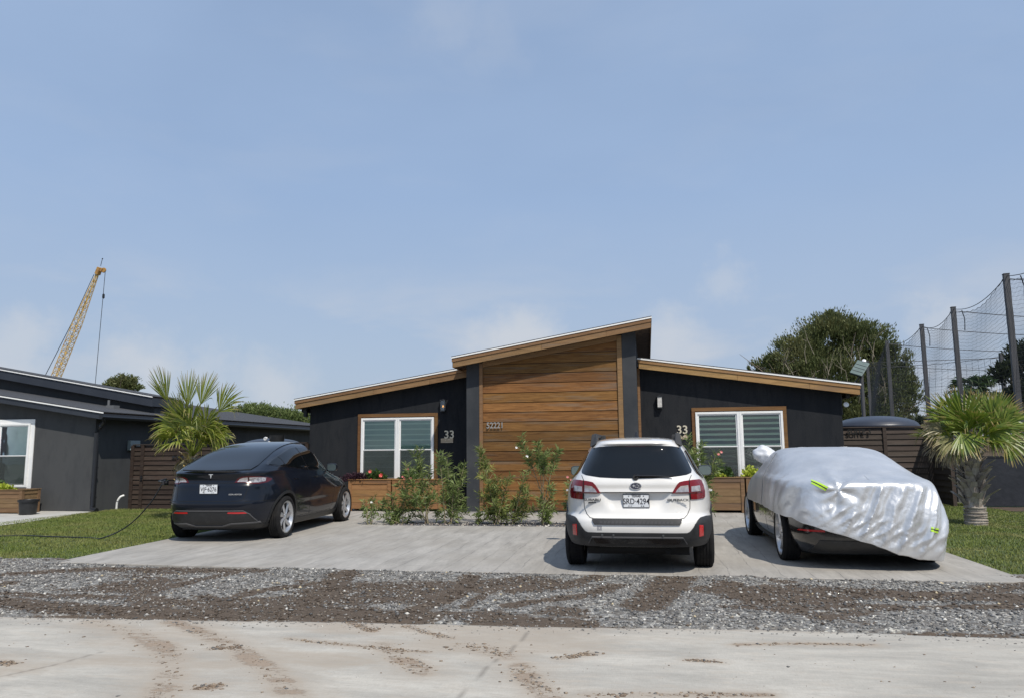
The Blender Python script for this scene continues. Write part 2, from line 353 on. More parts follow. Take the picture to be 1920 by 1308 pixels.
# loose stones
ico = np.array([(1, 0, 0), (-1, 0, 0), (0, 1, 0), (0, -1, 0), (0, 0, 1), (0, 0, -1)], float)
icf = np.array([(4, 0, 2), (4, 2, 1), (4, 1, 3), (4, 3, 0), (5, 2, 0), (5, 1, 2), (5, 3, 1), (5, 0, 3)])
def stones(name, n, px, zf, smin, smax, m, seed, label, cat, flat=.6, power=3.):
    r = np.random.RandomState(seed); P_ = px(r, n); n = len(P_)
    s = smin+(smax-smin)*r.rand(n)**power; A = ico[None]*(s[:, None, None]*(.6+.7*r.rand(n, 6, 1))); A += r.randn(n, 6, 3)*s[:, None, None]*.22
    A[:, :, 2] *= flat; a = r.rand(n)*6.283; c, q = np.cos(a)[:, None], np.sin(a)[:, None]
    x = A[:, :, 0]*c-A[:, :, 1]*q; y = A[:, :, 0]*q+A[:, :, 1]*c; A[:, :, 0] = x; A[:, :, 1] = y
    A[:, :, 0] += P_[:, 0, None]; A[:, :, 1] += P_[:, 1, None]; A[:, :, 2] += (zf(P_)+s*flat*.35)[:, None]
    Fc = (icf[None]+6*np.arange(n)[:, None, None]).reshape(-1, 3).astype(np.int32); k = len(Fc)
    me = bpy.data.meshes.new(name); me.vertices.add(n*6); me.vertices.foreach_set('co', A.reshape(-1).astype(np.float32))
    me.loops.add(k*3); me.loops.foreach_set('vertex_index', Fc.ravel()); me.polygons.add(k); me.polygons.foreach_set('loop_start', np.arange(0, 3*k, 3, dtype=np.int32)); me.update(calc_edges=True)
    me.materials.append(m); o = bpy.data.objects.new(name, me); S.collection.objects.link(o); tag(o, label, cat, kind='stuff'); return o
def rampmat(name, stops, rough=.85):
    m, t, p, L = nodemat(name); g = N(t, 'ShaderNodeNewGeometry'); r = N(t, 'ShaderNodeValToRGB'); r.color_ramp.interpolation = 'CONSTANT'
    e = r.color_ramp.elements
    while len(e) < len(stops): e.new(.5)
    for i, (a, c) in enumerate(stops): e[i].position = a; e[i].color = (*c, 1)
    L(g.outputs['Random Per Island'], r.inputs[0]); L(r.outputs[0], p.inputs['Base Color']); p.inputs['Roughness'].default_value = rough; p.inputs['Specular IOR Level'].default_value = .3; return m
def mudat(P_):
    i = np.clip(((P_[:, 0]-GMX[0])/.03).astype(int), 0, len(GMX)-1); j = np.clip(((P_[:, 1]-GMY[0])/.03).astype(int), 0, len(GMY)-1); return GMUDM[j, i], GMZ[j, i]
m_stone = rampmat('crushed_stone', [(0, (.10, .10, .10)), (.22, (.145, .14, .135)), (.45, (.205, .20, .19)), (.70, (.29, .28, .265)), (.86, (.37, .355, .33)), (.955, (.62, .60, .55)), (.985, (.5, .42, .28))])
def gpx(r, n):
    P_ = np.stack([r.uniform(-13, 7.5, n), r.uniform(6.2, 9.6, n)], 1)
    P_ = P_[(P_[:, 1] > edge(P_[:, 0])-.02) & ~((P_[:, 1] > 9.14) & (P_[:, 0] > -8.1) & (P_[:, 0] < 3.95))]
    m_, _ = mudat(P_); return P_[r.rand(len(P_)) > np.clip(m_*1.35-.15, 0, .93)]
stones('gravel', 90000, gpx, lambda P_: mudat(P_)[1], .005, .024, m_stone, 3, 'loose grey and white crushed stone scattered over the muddy verge', 'gravel')
def gpx2(r, n):
    P_ = np.stack([r.uniform(-13, 7.5, n), r.uniform(6.2, 9.6, n)], 1)
    P_ = P_[(P_[:, 1] > edge(P_[:, 0])-.06) & ~((P_[:, 1] > 9.14) & (P_[:, 0] > -8.1) & (P_[:, 0] < 3.95))]
    m_, _ = mudat(P_); return P_[r.rand(len(P_)) < np.clip(m_*1.2-.15, .05, 1)]
stones('mud_clods', 60000, gpx2, lambda P_: mudat(P_)[1], .005, .026, rampmat('verge_clod', [(0, (.065, .049, .037)), (.3, (.10, .079, .062)), (.6, (.14, .112, .088)), (.85, (.18, .152, .124)), (.95, (.24, .235, .225))]), 13, 'brown lumps of churned mud in the tyre ruts of the gravel verge', 'mud', .5, 2.5)
def rpx(r, n):
    P_ = np.stack([r.uniform(-7, 5, n), r.uniform(4, 6.4, n)], 1)
    return P_[(P_[:, 1] < edge(P_[:, 0])) & (fbm(P_[:, 0]*1.3, P_[:, 1]*1.3+5) > .40+.2*r.rand(len(P_)))]
m_clod = rampmat('mud_clod', [(0, (.15, .11, .08)), (.3, (.22, .165, .12)), (.6, (.29, .23, .17)), (.9, (.12, .12, .12))])
stones('mud_crumbs', 900, rpx, lambda P_: 0*P_[:, 0]+.014, .003, .014, m_clod, 5, 'small crumbs of dried mud scattered on the concrete road', 'mud', .4, 4.)
MUDP = [(trk(p_), w_) for p_, w_ in ROADMUD]
def spx(r, n):
    x = r.uniform(-9, 5, n); return np.stack([x, edge(x)+.02-np.abs(r.randn(n))*.13], 1)
stones('spilled_gravel', 1500, spx, lambda P_: 0*P_[:, 0]+.013, .003, .014, m_stone, 15, 'small grey stones spilled from the verge onto the edge of the concrete road', 'gravel', .5, 2.)
def rpx2(r, n):
    o = []
    for k in range(n):
        pts, wd = MUDP[r.randint(len(MUDP))]; i = r.randint(len(pts)-1); u = r.rand(); a, b = pts[i], pts[i+1]
        o.append((a[0]+(b[0]-a[0])*u+r.randn()*wd*.55, a[1]+(b[1]-a[1])*u+r.randn()*wd*.4))
    return np.array(o)
stones('mud_crumbs', 3200, rpx2, lambda P_: 0*P_[:, 0]+.013, .003, .018, m_clod, 6, 'dried brown mud clods lying along the curved tyre tracks on the road', 'mud', .35, 3.)

# stamped concrete driveway
m_dr, t, p, L = nodemat('stamped_concrete')
o1 = mapped(t, rot=(0, 0, rad(90))); o2 = mapped(t, (5, 1, 1), (0, 0, rad(8)))
bk = N(t, 'ShaderNodeTexBrick'); bk.inputs['Scale'].default_value = 1; bk.inputs['Brick Width'].default_value = .92; bk.inputs['Row Height'].default_value = .31; bk.inputs['Mortar Size'].default_value = .007; bk.offset = .37
bk.inputs['Mortar Smooth'].default_value = .3; bk.inputs[1].default_value = (0, 0, 0, 1); bk.inputs[2].default_value = (1, 1, 1, 1); bk.inputs['Bias'].default_value = 0
wv = N(t, 'ShaderNodeVectorMath', operation='ADD'); nn = N(t, 'ShaderNodeTexNoise'); nn.inputs['Scale'].default_value = 1.6; L(o1, nn.inputs[0])
sc = N(t, 'ShaderNodeVectorMath', operation='SCALE'); sc.inputs['Scale'].default_value = .10; L(nn.outputs['Color'], sc.inputs[0]); L(o1, wv.inputs[0]); L(sc.outputs[0], wv.inputs[1]); L(wv.outputs[0], bk.inputs[0])
bc = N(t, 'ShaderNodeSeparateColor'); L(bk.outputs['Color'], bc.inputs[0])
base = mixc(t, rng(t, noise(t, o2, 1.1, 9, .62, .4), .36, .66), (.27, .255, .232), (.40, .378, .345))
base = mixc(t, rng(t, noise(t, o2, 6, 8, .7, .3), .50, .72, 0., .6), base, (.195, .185, .172))
base = mixc(t, mth(t, 'MULTIPLY', bc.outputs[0], .22), base, (.45, .435, .41))
base = mixc(t, rng(t, noise(t, mapped(t), .55, 6, .6), .45, .65, 0., .6), base, (.31, .285, .25))
base = mixc(t, rng(t, noise(t, mapped(t), 2.4, 9, .72), .62, .73, 0., .7), base, (.27, .215, .16))
base = mixc(t, mth(t, 'MULTIPLY', bk.outputs['Fac'], rng(t, noise(t, o1, 2.2, 4), .42, .60, .04, .6)), base, (.13, .13, .13))
L(base, p.inputs['Base Color']); p.inputs['Roughness'].default_value = .75; p.inputs['Specular IOR Level'].default_value = .35
bumpn(t, p, mth(t, 'ADD', mth(t, 'MULTIPLY', bk.outputs['Fac'], -1.), mth(t, 'MULTIPLY', noise(t, o2, 7, 8, .6), .7)), .35, .008)
DX0, DX1, DY0, BY0, BY1, BX0, BX1 = -8.0, 3.9, 9.22, 14.62, 15.3, -5.25, .9
db = MB()
db.prism([(DX0, DY0+.12, -.05), (-6, DY0+.03, -.05), (-3.4, DY0-.05, -.05), (0, DY0-.03, -.05), (DX1-.1, DY0-.05, -.05), (DX1+.12, DY0+.05, -.05), (DX1+.08, BY0, -.05), (DX0-.15, BY0, -.05), (DX0-.12, 12, -.05)], (0, 0, .065))
db.box(DX0-.15, BX0, BY0, 18.52, -.05, .0151); db.box(BX1, DX1+.08, BY0, 18.52, -.05, .0151); db.box(BX0, BX1, BY1, 18.52, -.05, .015)
dr = db.build('driveway', m_dr, bevel=.006); tag(dr, kind='structure')
nbp = meshobj('path', [(*gp(x, y)[:2], .008) for x, y in [(-260, 1010), (0, 985), (45, 979), (85, 973), (118, 967), (150, 962), (178, 958.5), (60, 957), (-260, 950)]], [tuple(range(9))], mat('pale_concrete', (.46, .45, .42), .85, var=(2, (.38, .37, .34), .4, .7), bump=(60, .3))); tag(nbp, kind='structure')
# bed of river stones
bed = meshobj('planting_bed', [(BX0, BY0, -.012), (BX1, BY0, -.012), (BX1, BY1, -.012), (BX0, BY1, -.012)], [(0, 1, 2, 3)], mat('bed_soil', (.06, .05, .042), .95, bump=(50, .8))); tag(bed, kind='structure')
m_peb = rampmat('river_pebble', [(0, (.05, .052, .06)), (.3, (.09, .09, .10)), (.55, (.15, .14, .135)), (.75, (.24, .20, .17)), (.87, (.38, .35, .31)), (.96, (.6, .57, .52))], .6)
stones('river_pebbles', 3400, lambda r, n: np.stack([r.uniform(BX0+.02, BX1-.02, n), r.uniform(BY0+.02, BY1-.02, n)], 1), lambda P_: 0*P_[:, 0]-.008, .018, .042, m_peb, 8, 'dark rounded river pebbles filling the narrow bed under the oleanders', 'pebbles', .7, 1.)

# lawns
m_soilg = mat('lawn_base', (.055, .085, .025), .95, var=(3, (.13, .13, .05), .45, .7), var2=(25, (.035, .05, .018), .5, .7))
def lawn(x0, x1, y0, y1, skip=None, seed=1, den=900, lab=''):
    b = meshobj('lawn', [(x0, y0, -.004), (x1, y0, -.004), (x1, y1, -.004), (x0, y1, -.004)], [(0, 1, 2, 3)], m_soilg); tag(b, kind='structure')
    r = np.random.RandomState(seed); n = int((x1-x0)*(y1-y0)*den); x = r.uniform(x0, x1, n); y = r.uniform(y0, y1, n)
    k = (y > 9.55+.12*np.sin(x*2.1)+.22*(fbm(x*3, x*0)-.5)+.15*r.rand(n))
    if skip: k &= ~skip(x, y)
    x, y = x[k], y[k]; n = len(x); cl = fbm(x*1.6, y*1.6); h = (.014+.026*r.rand(n))*(.55+.9*cl); a = r.rand(n)*6.283; w_ = .004+.004*r.rand(n)
    lx, ly = r.randn(n)*.016, r.randn(n)*.016; V = np.zeros((n, 3, 3))
    V[:, 0] = np.stack([x-np.cos(a)*w_, y-np.sin(a)*w_, 0*x-.005], 1); V[:, 1] = np.stack([x+np.cos(a)*w_, y+np.sin(a)*w_, 0*x-.005], 1); V[:, 2] = np.stack([x+lx, y+ly, h], 1)
    o = npmesh('grass', V, 3, m_grass); tag(o, lab, 'grass', kind='stuff')
m_grass, t, p, L = nodemat('grass_blades')
g = N(t, 'ShaderNodeNewGeometry'); c = mixc(t, g.outputs['Random Per Island'], (.085, .125, .024), (.195, .225, .055)); o1 = mapped(t)
c = mixc(t, rng(t, noise(t, o1, .9, 6, .65), .46, .66, 0., .75), c, (.24, .22, .085)); c = mixc(t, rng(t, noise(t, o1, 3, 6), .52, .7, 0., .6), c, (.045, .085, .018))
L(c, p.inputs['Base Color']); p.inputs['Roughness'].default_value = .6; p.inputs['Specular IOR Level'].default_value = .25
NBP = [tuple(gp(x, y)[:2]) for x, y in [(-260, 1010), (0, 985), (45, 979), (85, 973), (118, 967), (150, 962), (178, 958.5)]]
def nbpath(x, y):
    return (y > np.interp(x, [p[0] for p in NBP], [p[1] for p in NBP])) & (x < NBP[-1][0])
lawn(-22, DX0-.13, 9.5, 18.5, lambda x, y: nbpath(x, y) | (y > 18.4), 1, 1700, 'short mown green lawn left of the driveway, along the neighbour house')
lawn(DX1+.1, 14, 9.5, 21.4, lambda x, y: (x > 7.9) & (y > 18.8+.2*np.sin(x*3)), 2, 1300, 'short mown green lawn right of the driveway around the palm')
sb = meshobj('soil_strip', [(7.9, 18.9, .004), (16, 18.7, .004), (16, 20.1, .004), (7.8, 20.1, .004)], [(0, 1, 2, 3)], mat('bare_soil', (.09, .06, .04), .95, var=(5, (.05, .035, .025), .4, .6), bump=(30, .6))); tag(sb, kind='structure')

# ------------------------------------------------------------ vegetation builders
def leafmat(name, a, b, c=None, rough=.5):
    m, t, p, L = nodemat(name); g = N(t, 'ShaderNodeNewGeometry'); col = mixc(t, g.outputs['Random Per Island'], a, b)
    if c: col = mixc(t, rng(t, noise(t, mapped(t), c[0], 4), c[2], c[3]), col, c[1])
    L(col, p.inputs['Base Color']); p.inputs['Roughness'].default_value = rough; p.inputs['Specular IOR Level'].default_value = .35
    tr = N(t, 'ShaderNodeBsdfTranslucent'); L(col, tr.inputs[0]); ms = N(t, 'ShaderNodeMixShader'); ms.inputs[0].default_value = .28
    L(p.outputs[0], ms.inputs[1]); L(tr.outputs[0], ms.inputs[2]); L(ms.outputs[0], t.nodes['Material Output'].inputs[0]); return m
def unit(v): return v/np.maximum(np.linalg.norm(v, axis=-1, keepdims=True), 1e-9)
def leaves(C_, D_, ln, wd, r):
    """rhombic leaves at centres C_ along D_"""
    n = len(C_); D_ = unit(D_); s = unit(np.cross(D_, unit(r.randn(n, 3)))); ln = ln*(.6+.8*r.rand(n, 1)); wd = wd*(.6+.8*r.rand(n, 1))
    nrm = np.cross(D_, s)
    return np.stack([C_-D_*ln*.5, C_+s*wd*.5-D_*ln*.05, C_+D_*ln*.5+nrm*ln*.08, C_-s*wd*.5-D_*ln*.05], 1)
def tree(name, base, h, crown_blobs, nleaf, leafsz, lm, bm, label, cat, seed, trunk_r=.25, updir=.7, nlimb=14, group=None, limbmat=None, clump=.35):
    """crown_blobs: list of (offset from base, radii)"""
    r = np.random.RandomState(seed); root = empty(name, base, 0, label, cat, group)
    tb = MB(); cs = [np.array(b[0], float) for b in crown_blobs]; top = max(cs, key=lambda q: q[2])
    fork = np.array([top[0]*.25, top[1]*.25, h*.3]); tb.tube([(0, 0, -.1), (.04*h*.3, 0, h*.14), tuple(fork)], [trunk_r*1.2, trunk_r, trunk_r*.8], 10)
    tw = MB()
    for k in range(nlimb):
        b = crown_blobs[r.randint(len(crown_blobs))]; e = np.array(b[0])+unit(r.randn(3))*np.array(b[1])*.8; mid = fork*.5+e*.5+r.randn(3)*.08*h*.5; mid[2] -= .04*h
        tb.tube([tuple(fork-[0, 0, r.rand()*.1*h]), tuple(mid), tuple(e)], [trunk_r*.45, trunk_r*.25, trunk_r*.06], 6)
        for j in range(3):
            e2 = e*.6+mid*.4+r.randn(3)*.1*h; tb.tube([tuple(mid), tuple((mid+e2)/2+r.randn(3)*.02*h), tuple(e2)], [trunk_r*.18, trunk_r*.1, trunk_r*.03], 5)
    tb.build('trunk', bm, root, True)
    V = []; tot = sum(b[1][0]*b[1][1]+b[1][0]*b[1][2] for b in crown_blobs)
    for (c, rr) in crown_blobs:
        c = np.array(c, float); rr = np.array(rr, float); n = int(nleaf*(rr[0]*rr[1]+rr[0]*rr[2])/tot); ncl = max(8, n//55)
        d = unit(r.randn(ncl, 3)); d[:, 2] = np.where(d[:, 2] < -.5, -d[:, 2], d[:, 2]); cc = c+d*rr*(r.uniform(.45, 1.05, (ncl, 1))); cr_ = clump*rr.mean()*(.4+.7*r.rand(ncl, 1))
        idx = r.randint(0, ncl, n); o = r.randn(n, 3)*.5; P_ = cc[idx]+o*cr_[idx]*[1, 1, .8]
        dr_ = unit(P_-c)*.8+r.randn(n, 3)*.45; dr_[:, 2] += updir; V.append(leaves(P_, dr_, leafsz[0], leafsz[1], r))
    npmesh('crown', np.concatenate(V), 4, lm, root); return root

bark = mat('bark_grey', (.16, .125, .095), .9, var=(8, (.08, .065, .05), .4, .6), bump=(20, .6))
bark2 = mat('bark_pale', (.26, .21, .165), .9, var=(8, (.12, .10, .08), .4, .6), bump=(20, .6))
# ------------------------------------------------------------ building materials
def woodmat(name, a, b, gray, isl=.22, sc=(1.2, 9, 14), rough=.7, gr=(.56, .70)):
    m, t, p, L = nodemat(name); o = mapped(t, sc); g = N(t, 'ShaderNodeNewGeometry')
    # offset the grain per board
    ad = N(t, 'ShaderNodeVectorMath', operation='ADD'); cb = N(t, 'ShaderNodeCombineXYZ'); k = mth(t, 'MULTIPLY', g.outputs['Random Per Island'], 37.)
    for i in range(3): L(k, cb.inputs[i])
    L(o, ad.inputs[0]); L(cb.outputs[0], ad.inputs[1]); v = ad.outputs[0]
    c = mixc(t, rng(t, noise(t, v, 1.6, 9, .65, .8), .34, .66), a, b)
    c = mixc(t, rng(t, noise(t, v, .55, 5, .6), gr[0], gr[1], 0., .85), c, gray)
    c = mixc(t, rng(t, noise(t, v, 5.5, 6, .7, 1.2), .60, .70, 0., .6), c, tuple(x*.42 for x in a))
    hs = N(t, 'ShaderNodeHueSaturation'); L(c, hs.inputs['Color']); L(rng(t, g.outputs['Random Per Island'], 0, 1, 1-isl, 1+isl), hs.inputs['Value'])
    h2 = mth(t, 'FRACT', mth(t, 'MULTIPLY', g.outputs['Random Per Island'], 13.7), 0.); L(rng(t, h2, 0, 1, .493, .507), hs.inputs['Hue'])
    L(hs.outputs[0], p.inputs['Base Color']); p.inputs['Roughness'].default_value = rough; p.inputs['Specular IOR Level'].default_value = .25
    bumpn(t, p, noise(t, v, 6, 8, .7, 1.), .25, .004); return m
m_clad = woodmat('cladding_wood', (.108, .047, .014), (.218, .106, .033), (.145, .108, .075), .42, gr=(.52, .70))
m_trimw = woodmat('trim_wood', (.175, .100, .048), (.26, .155, .075), (.17, .12, .08), .12)
m_trimr = woodmat('trim_wood_fresh', (.24, .140, .058), (.36, .22, .095), (.22, .14, .08), .12)
m_wintr = woodmat('window_trim_wood', (.12, .060, .024), (.18, .095, .038), (.09, .05, .028), .1)
m_plant = woodmat('planter_wood', (.22, .115, .045), (.32, .175, .075), (.17, .10, .055), .14)
m_plant2 = woodmat('planter_wood_dull', (.155, .095, .048), (.225, .145, .078), (.13, .09, .062), .14)
m_fence = woodmat('fence_wood_left', (.030, .020, .016), (.056, .040, .031), (.055, .046, .040), .25)
m_fencer = woodmat('fence_wood_right', (.045, .034, .028), (.075, .058, .048), (.07, .06, .055), .18)
m_soff = mat('soffit_ply', (.10, .065, .045), .9, var=(6, (.035, .022, .016), .45, .6), scale=(1, 3, 8))
m_stuc = mat('charcoal_stucco', (.018, .020, .024), .9, spec=.15, var=(.8, (.027, .028, .031), .35, .7), scale=(2.2, 2.2, .5), var2=(4, (.014, .016, .020), .48, .75), bump=(45, .7, .006))
m_col = mat('column_stucco', (.036, .040, .046), .88, spec=.2, var=(1.2, (.064, .067, .072), .35, .7), bump=(120, .35, .004))
m_nb = mat('grey_stucco', (.058, .061, .064), .9, spec=.2, var=(.7, (.072, .074, .076), .35, .7), scale=(1.6, 1.6, .6), var2=(3, (.048, .050, .054), .50, .8), bump=(110, .35, .004))
m_nbf = mat('slate_blue_fascia', (.022, .027, .038), .6, var=(2, (.03, .036, .048), .4, .7))
m_shin = mat('dark_shingles', (.042, .044, .05), .95, var=(14, (.075, .078, .085), .45, .7), var2=(60, (.02, .02, .024), .5, .7), bump=(50, .8, .01))
m_white = mat('white_vinyl', (.80, .80, .785), .35, var=(2, (.72, .73, .74), .4, .7))
m_drip = mat('white_metal_edge', (.80, .80, .78), .35)
m_black = mat('black_metal', (.012, .013, .016), .4, bump=(60, .1))
m_blk = mat('black_plastic', (.015, .016, .018), .5, var=(9, (.03, .031, .033), .5, .8))
m_conc = mat('slab_edge', (.30, .29, .275), .9, bump=(40, .4))
def glassmat(name, tint, amt, rough=.0):
    m = bpy.data.materials.new(name); m.use_nodes = True; t = m.node_tree; t.nodes.remove(t.nodes['Principled BSDF'])
    a = N(t, 'ShaderNodeBsdfTransparent'); a.inputs[0].default_value = (*tint, 1); b = N(t, 'ShaderNodeBsdfGlossy'); b.inputs['Roughness'].default_value = rough; b.inputs[0].default_value = (.9, .95, 1, 1)
    f = N(t, 'ShaderNodeFresnel'); f.inputs[0].default_value = 1.45; x = N(t, 'ShaderNodeMixShader')
    n = N(t, 'ShaderNodeTexNoise'); n.inputs['Scale'].default_value = 1.3; tc = N(t, 'ShaderNodeTexCoord'); t.links.new(tc.outputs['Object'], n.inputs[0])
    bu = N(t, 'ShaderNodeBump'); bu.inputs['Strength'].default_value = .04; bu.inputs['Distance'].default_value = .05; t.links.new(n.outputs[0], bu.inputs['Height']); t.links.new(bu.outputs[0], b.inputs['Normal'])
    ad = mth(t, 'ADD', f.outputs[0], amt)
    t.links.new(ad, x.inputs[0]); t.links.new(a.outputs[0], x.inputs[1]); t.links.new(b.outputs[0], x.inputs[2]); t.links.new(x.outputs[0], t.nodes['Material Output'].inputs[0]); return m
m_glass = glassmat('window_glass', (.92, .97, .94), .03)
m_lglass = glassmat('lantern_glass', (.8, .8, .78), .06)
def screenmat():
    m = bpy.data.materials.new('insect_mesh'); m.use_nodes = True; t = m.node_tree; p = t.nodes['Principled BSDF']
    p.inputs['Base Color'].default_value = (.045, .055, .052, 1); p.inputs['Roughness'].default_value = .8; p.inputs['Alpha'].default_value = .62; return m
m_screen = screenmat()

def rebase(root, L):
    L = Vector(L)
    for c in root.children: c.location = Vector(c.location)-L
    root.location = L
def sloperoof(parent, x0, z0, x1, z1, yf, yb, th, m_f, m_s=None, double=True, soff=None, side=True):
    """shed roof whose top front edge runs (x0,z0)-(x1,z1)"""
    k = (z1-z0)/(x1-x0)
    b = MB(); b.prism([(x0+.03, yf+.045, z0-.012), (x1-.03, yf+.045, z1-.012), (x1-.03, yf+.045, z1-th+.05), (x0+.03, yf+.045, z0-th+.05)], (0, yb-yf-.045, 0))
    rf = b.build('roof', soff or m_soff, parent)
    b = MB(); b.prism([(x0-.012, yf-.014, z0-.002), (x1+.012, yf-.014, z1-.002), (x1+.012, yf-.014, z1+.016), (x0-.012, yf-.014, z0+.016)], (0, yb-yf, 0)); b.build('shingles', m_shin, rf)
    b = MB(); b.prism([(x0-.015, yf-.020, z0-.034), (x1+.015, yf-.020, z1-.034), (x1+.015, yf-.020, z1-.003), (x0-.015, yf-.020, z0-.003)], (0, .03, 0))
    if side: b.prism([(x0-.016, yf+.012, z0-.03), (x0-.016, yb, z0-.03), (x0-.016, yb, z0-.004), (x0-.016, yf+.012, z0-.004)], (.016, 0, 0))
    if side: b.prism([(x1, yf+.012, z1-.03), (x1, yb, z1-.03), (x1, yb, z1-.004), (x1, yf+.012, z1-.004)], (.016, 0, 0))
    b.build('drip_edge', m_drip, rf)
    b = MB(); u = .115 if double else .03
    if double: b.prism([(x0, yf-.004, z0-u), (x1, yf-.004, z1-u), (x1, yf-.004, z1-.036), (x0, yf-.004, z0-.036)], (0, .048, 0))
    # lower board in lengths, with small butt gaps
    n = 3 if double else 4; xs = [x0+(x1-x0)*q for q in ([0, .46, .78, 1] if double else [0, .3, .6, .85, 1])]; sx_ = .02 if double else 0
    for i in range(n):
        a, c = xs[i]+(sx_ if i == 0 else .0015), xs[i+1]-(sx_ if i == n-1 else .0015)
        za, zc = z0+k*(a-x0), z0+k*(c-x0)
        b.prism([(a, yf+.014, za-th), (c, yf+.014, zc-th), (c, yf+.014, zc-u-.002), (a, yf+.014, za-u-.002)], (0, .03, 0))
    for xx, zz, s in ((x0, z0, 1), (x1, z1, -1)):
        b.prism([(xx+.004*s, yf+.05, zz-th+.01), (xx+.004*s, yb, zz-th+.01), (xx+.004*s, yb, zz-.04), (xx+.004*s, yf+.05, zz-.04)], (.022*s, 0, 0))
    b.build('fascia', m_f, rf, bevel=.003); return rf
def window(parent, X0, X1, Z0, Z1, Y, mids, back, strip, pitch, sz, label=None, bfull=True):
    """twin double hung window; Y = wall face"""
    f = MB(); fw = .05
    def ring(x0, x1, z0, z1, w, ya, yb):
        f.box(x0, x0+w, ya, yb, z0, z1); f.box(x1-w, x1, ya, yb, z0, z1); f.box(x0+w, x1-w, ya, yb, z1-w, z1); f.box(x0+w, x1-w, ya, yb, z0, z0+w)
    cells = []; xs = [X0]+mids+[X1]
    zr = Z0+(Z1-Z0)*.485
    for i in range(0, len(xs)-1):
        a, b_ = xs[i], xs[i+1]-(.003 if i < len(xs)-2 else 0); ring(a, b_, Z0, Z1, fw, Y-.065, Y-.004)
        a += fw; b_ -= fw
        ring(a, b_, zr-.018, Z1-fw, .03, Y-.040, Y-.004); ring(a, b_, Z0+fw, zr+.02, .038, Y-.052, Y-.005); cells.append((a, b_))
    w = f.build('window', m_white, parent, bevel=.003)
    if label: w['label'] = label
    bl = MB(); g1 = MB(); sc_ = MB()
    for a, b_ in cells:
        bl.box(a, b_, Y-.010, Y-.003, Z0+.06, Z1-.05, 0)
        z = Z1-.075-pitch*.6
        while z > Z0+.12:
            bl.box(a+.03, b_-.03, Y-.0125, Y-.0101, z-sz/2, z+sz/2, 1); z -= pitch
        g1.box(a+.02, b_-.02, Y-.028, Y-.024, zr, Z1-.06); g1.box(a+.03, b_-.03, Y-.036, Y-.032, Z0+.07, zr)
        sc_.add([(a+.02, Y-.0535, Z0+.06), (b_-.02, Y-.0535, Z0+.06), (b_-.02, Y-.0535, zr-.0), (a+.02, Y-.0535, zr-.0)], [(0, 1, 2, 3)])
    bl.build('blind', [back, strip], w); g1.build('pane', m_glass, w); sc_.build('insect_screen', m_screen, w); return w
def wintrim(parent, X0, X1, Z0, Z1, Y, w=.085):
    b = MB(); b.box(X0, X0+w, Y-.035, Y-.002, Z0, Z1-w-.001); b.box(X1-w, X1, Y-.035, Y-.002, Z0, Z1-w-.001); b.box(X0, X1, Y-.037, Y-.002, Z1-w, Z1)
    return b.build('window_trim', m_wintr, parent, bevel=.003)
def lantern(parent, x, z, Y, lit):
    b = MB(); w, d, h = .058, .10, .27
    b.box(x-.05, x+.05, Y-.018, Y-.002, z-.11, z+.13); b.box(x-w-.012, x+w+.012, Y-.02-d-.012, Y-.02+.006, z+h/2-.012, z+h/2+.014); b.box(x-w, x+w, Y-.02-d, Y-.02, z-h/2-.014, z-h/2+.014)
    b.box(x-.02, x+.02, Y-.06, Y-.002, z+h/2+.012, z+h/2+.035)
    for sx_ in (-1, 1):
        for yy in (Y-.02-d, Y-.026): b.box(x+sx_*w-.005, x+sx_*w+.005, yy-.005, yy+.005, z-h/2+.013, z+h/2-.011)
    o = b.build('wall_lantern', m_black, parent, bevel=.002)
    g = MB(); g.box(x-w+.006, x+w-.006, Y-.02-d+.004, Y-.028, z-h/2+.015, z+h/2-.013); g.build('lantern_glass', m_lglass if lit else mat('frosted_glass', (.62, .60, .57), .3, var=(30, (.45, .44, .42), .4, .6)), o)
    if lit:
        c = MB(); c.lathe([(0, -.05), (.012, -.05), (.012, -.01), (0, -.01)], 12, M=Matrix.Translation((x, Y-.075, z-.04))); c.build('candle', m_white, o)
        c = MB(); c.lathe([(.001, -.012), (.012, .0), (.014, .015), (.008, .035), (.001, .055)], 12, M=Matrix.Translation((x, Y-.075, z-.035))); c.build('flame', mat('lamp_flame', (1, .5, .15), emis=((1, .5, .13), 2.2)), o, True)
    return o

# ------------------------------------------------------------ main house
WY, BY, HB = 18.5, 17.6, 27.5
house = empty('house', label='single storey charcoal stucco duplex with tall wood clad centre bay and low sloping side wings', cat='house')
def wallpoly(name, pts, Y, d, m): b = MB(); b.prism([(x, Y, z) for x, z in pts], (0, d, 0)); return b.build(name, m, house)
kL = (3.50-2.80)/(4.48); zL = lambda x: 2.80+kL*(x+8.90)
kC = (4.42-3.645)/(.17+4.49); zC = lambda x: 3.645+kC*(x+4.49)
kR = (2.87-3.61)/(4.78+.17); zR = lambda x: 3.61+kR*(x+.17)
T = .25
wallpoly('wall', [(-8.6, -.05), (-4.19, -.05), (-4.19, zL(-4.19)-T+.06), (-8.6, zL(-8.6)-T+.06)], WY, HB-WY-.3, m_stuc)
wallpoly('wall', [(-.21, -.05), (4.42, -.05), (4.42, zR(4.42)-T+.06), (-.21, zR(-.21)-T+.06)], WY, HB-WY-.3, m_stuc)
wallpoly('wall', [(-4.22, -.05), (-.2, -.05), (-.2, zC(-.2)-T+.06), (-4.22, zC(-4.22)-T+.06)], BY+.06, HB-BY-.2, m_col)
for xa, xb in ((-4.22, -3.905), (-.52, -.2)):
    b = MB(); b.prism([(xa, BY, .0), (xb, BY, .0), (xb, BY, zC(xb)-T+.055), (xa, BY, zC(xa)-T+.055)], (0, .07, 0)); b.build('column', m_col, house, bevel=.006)
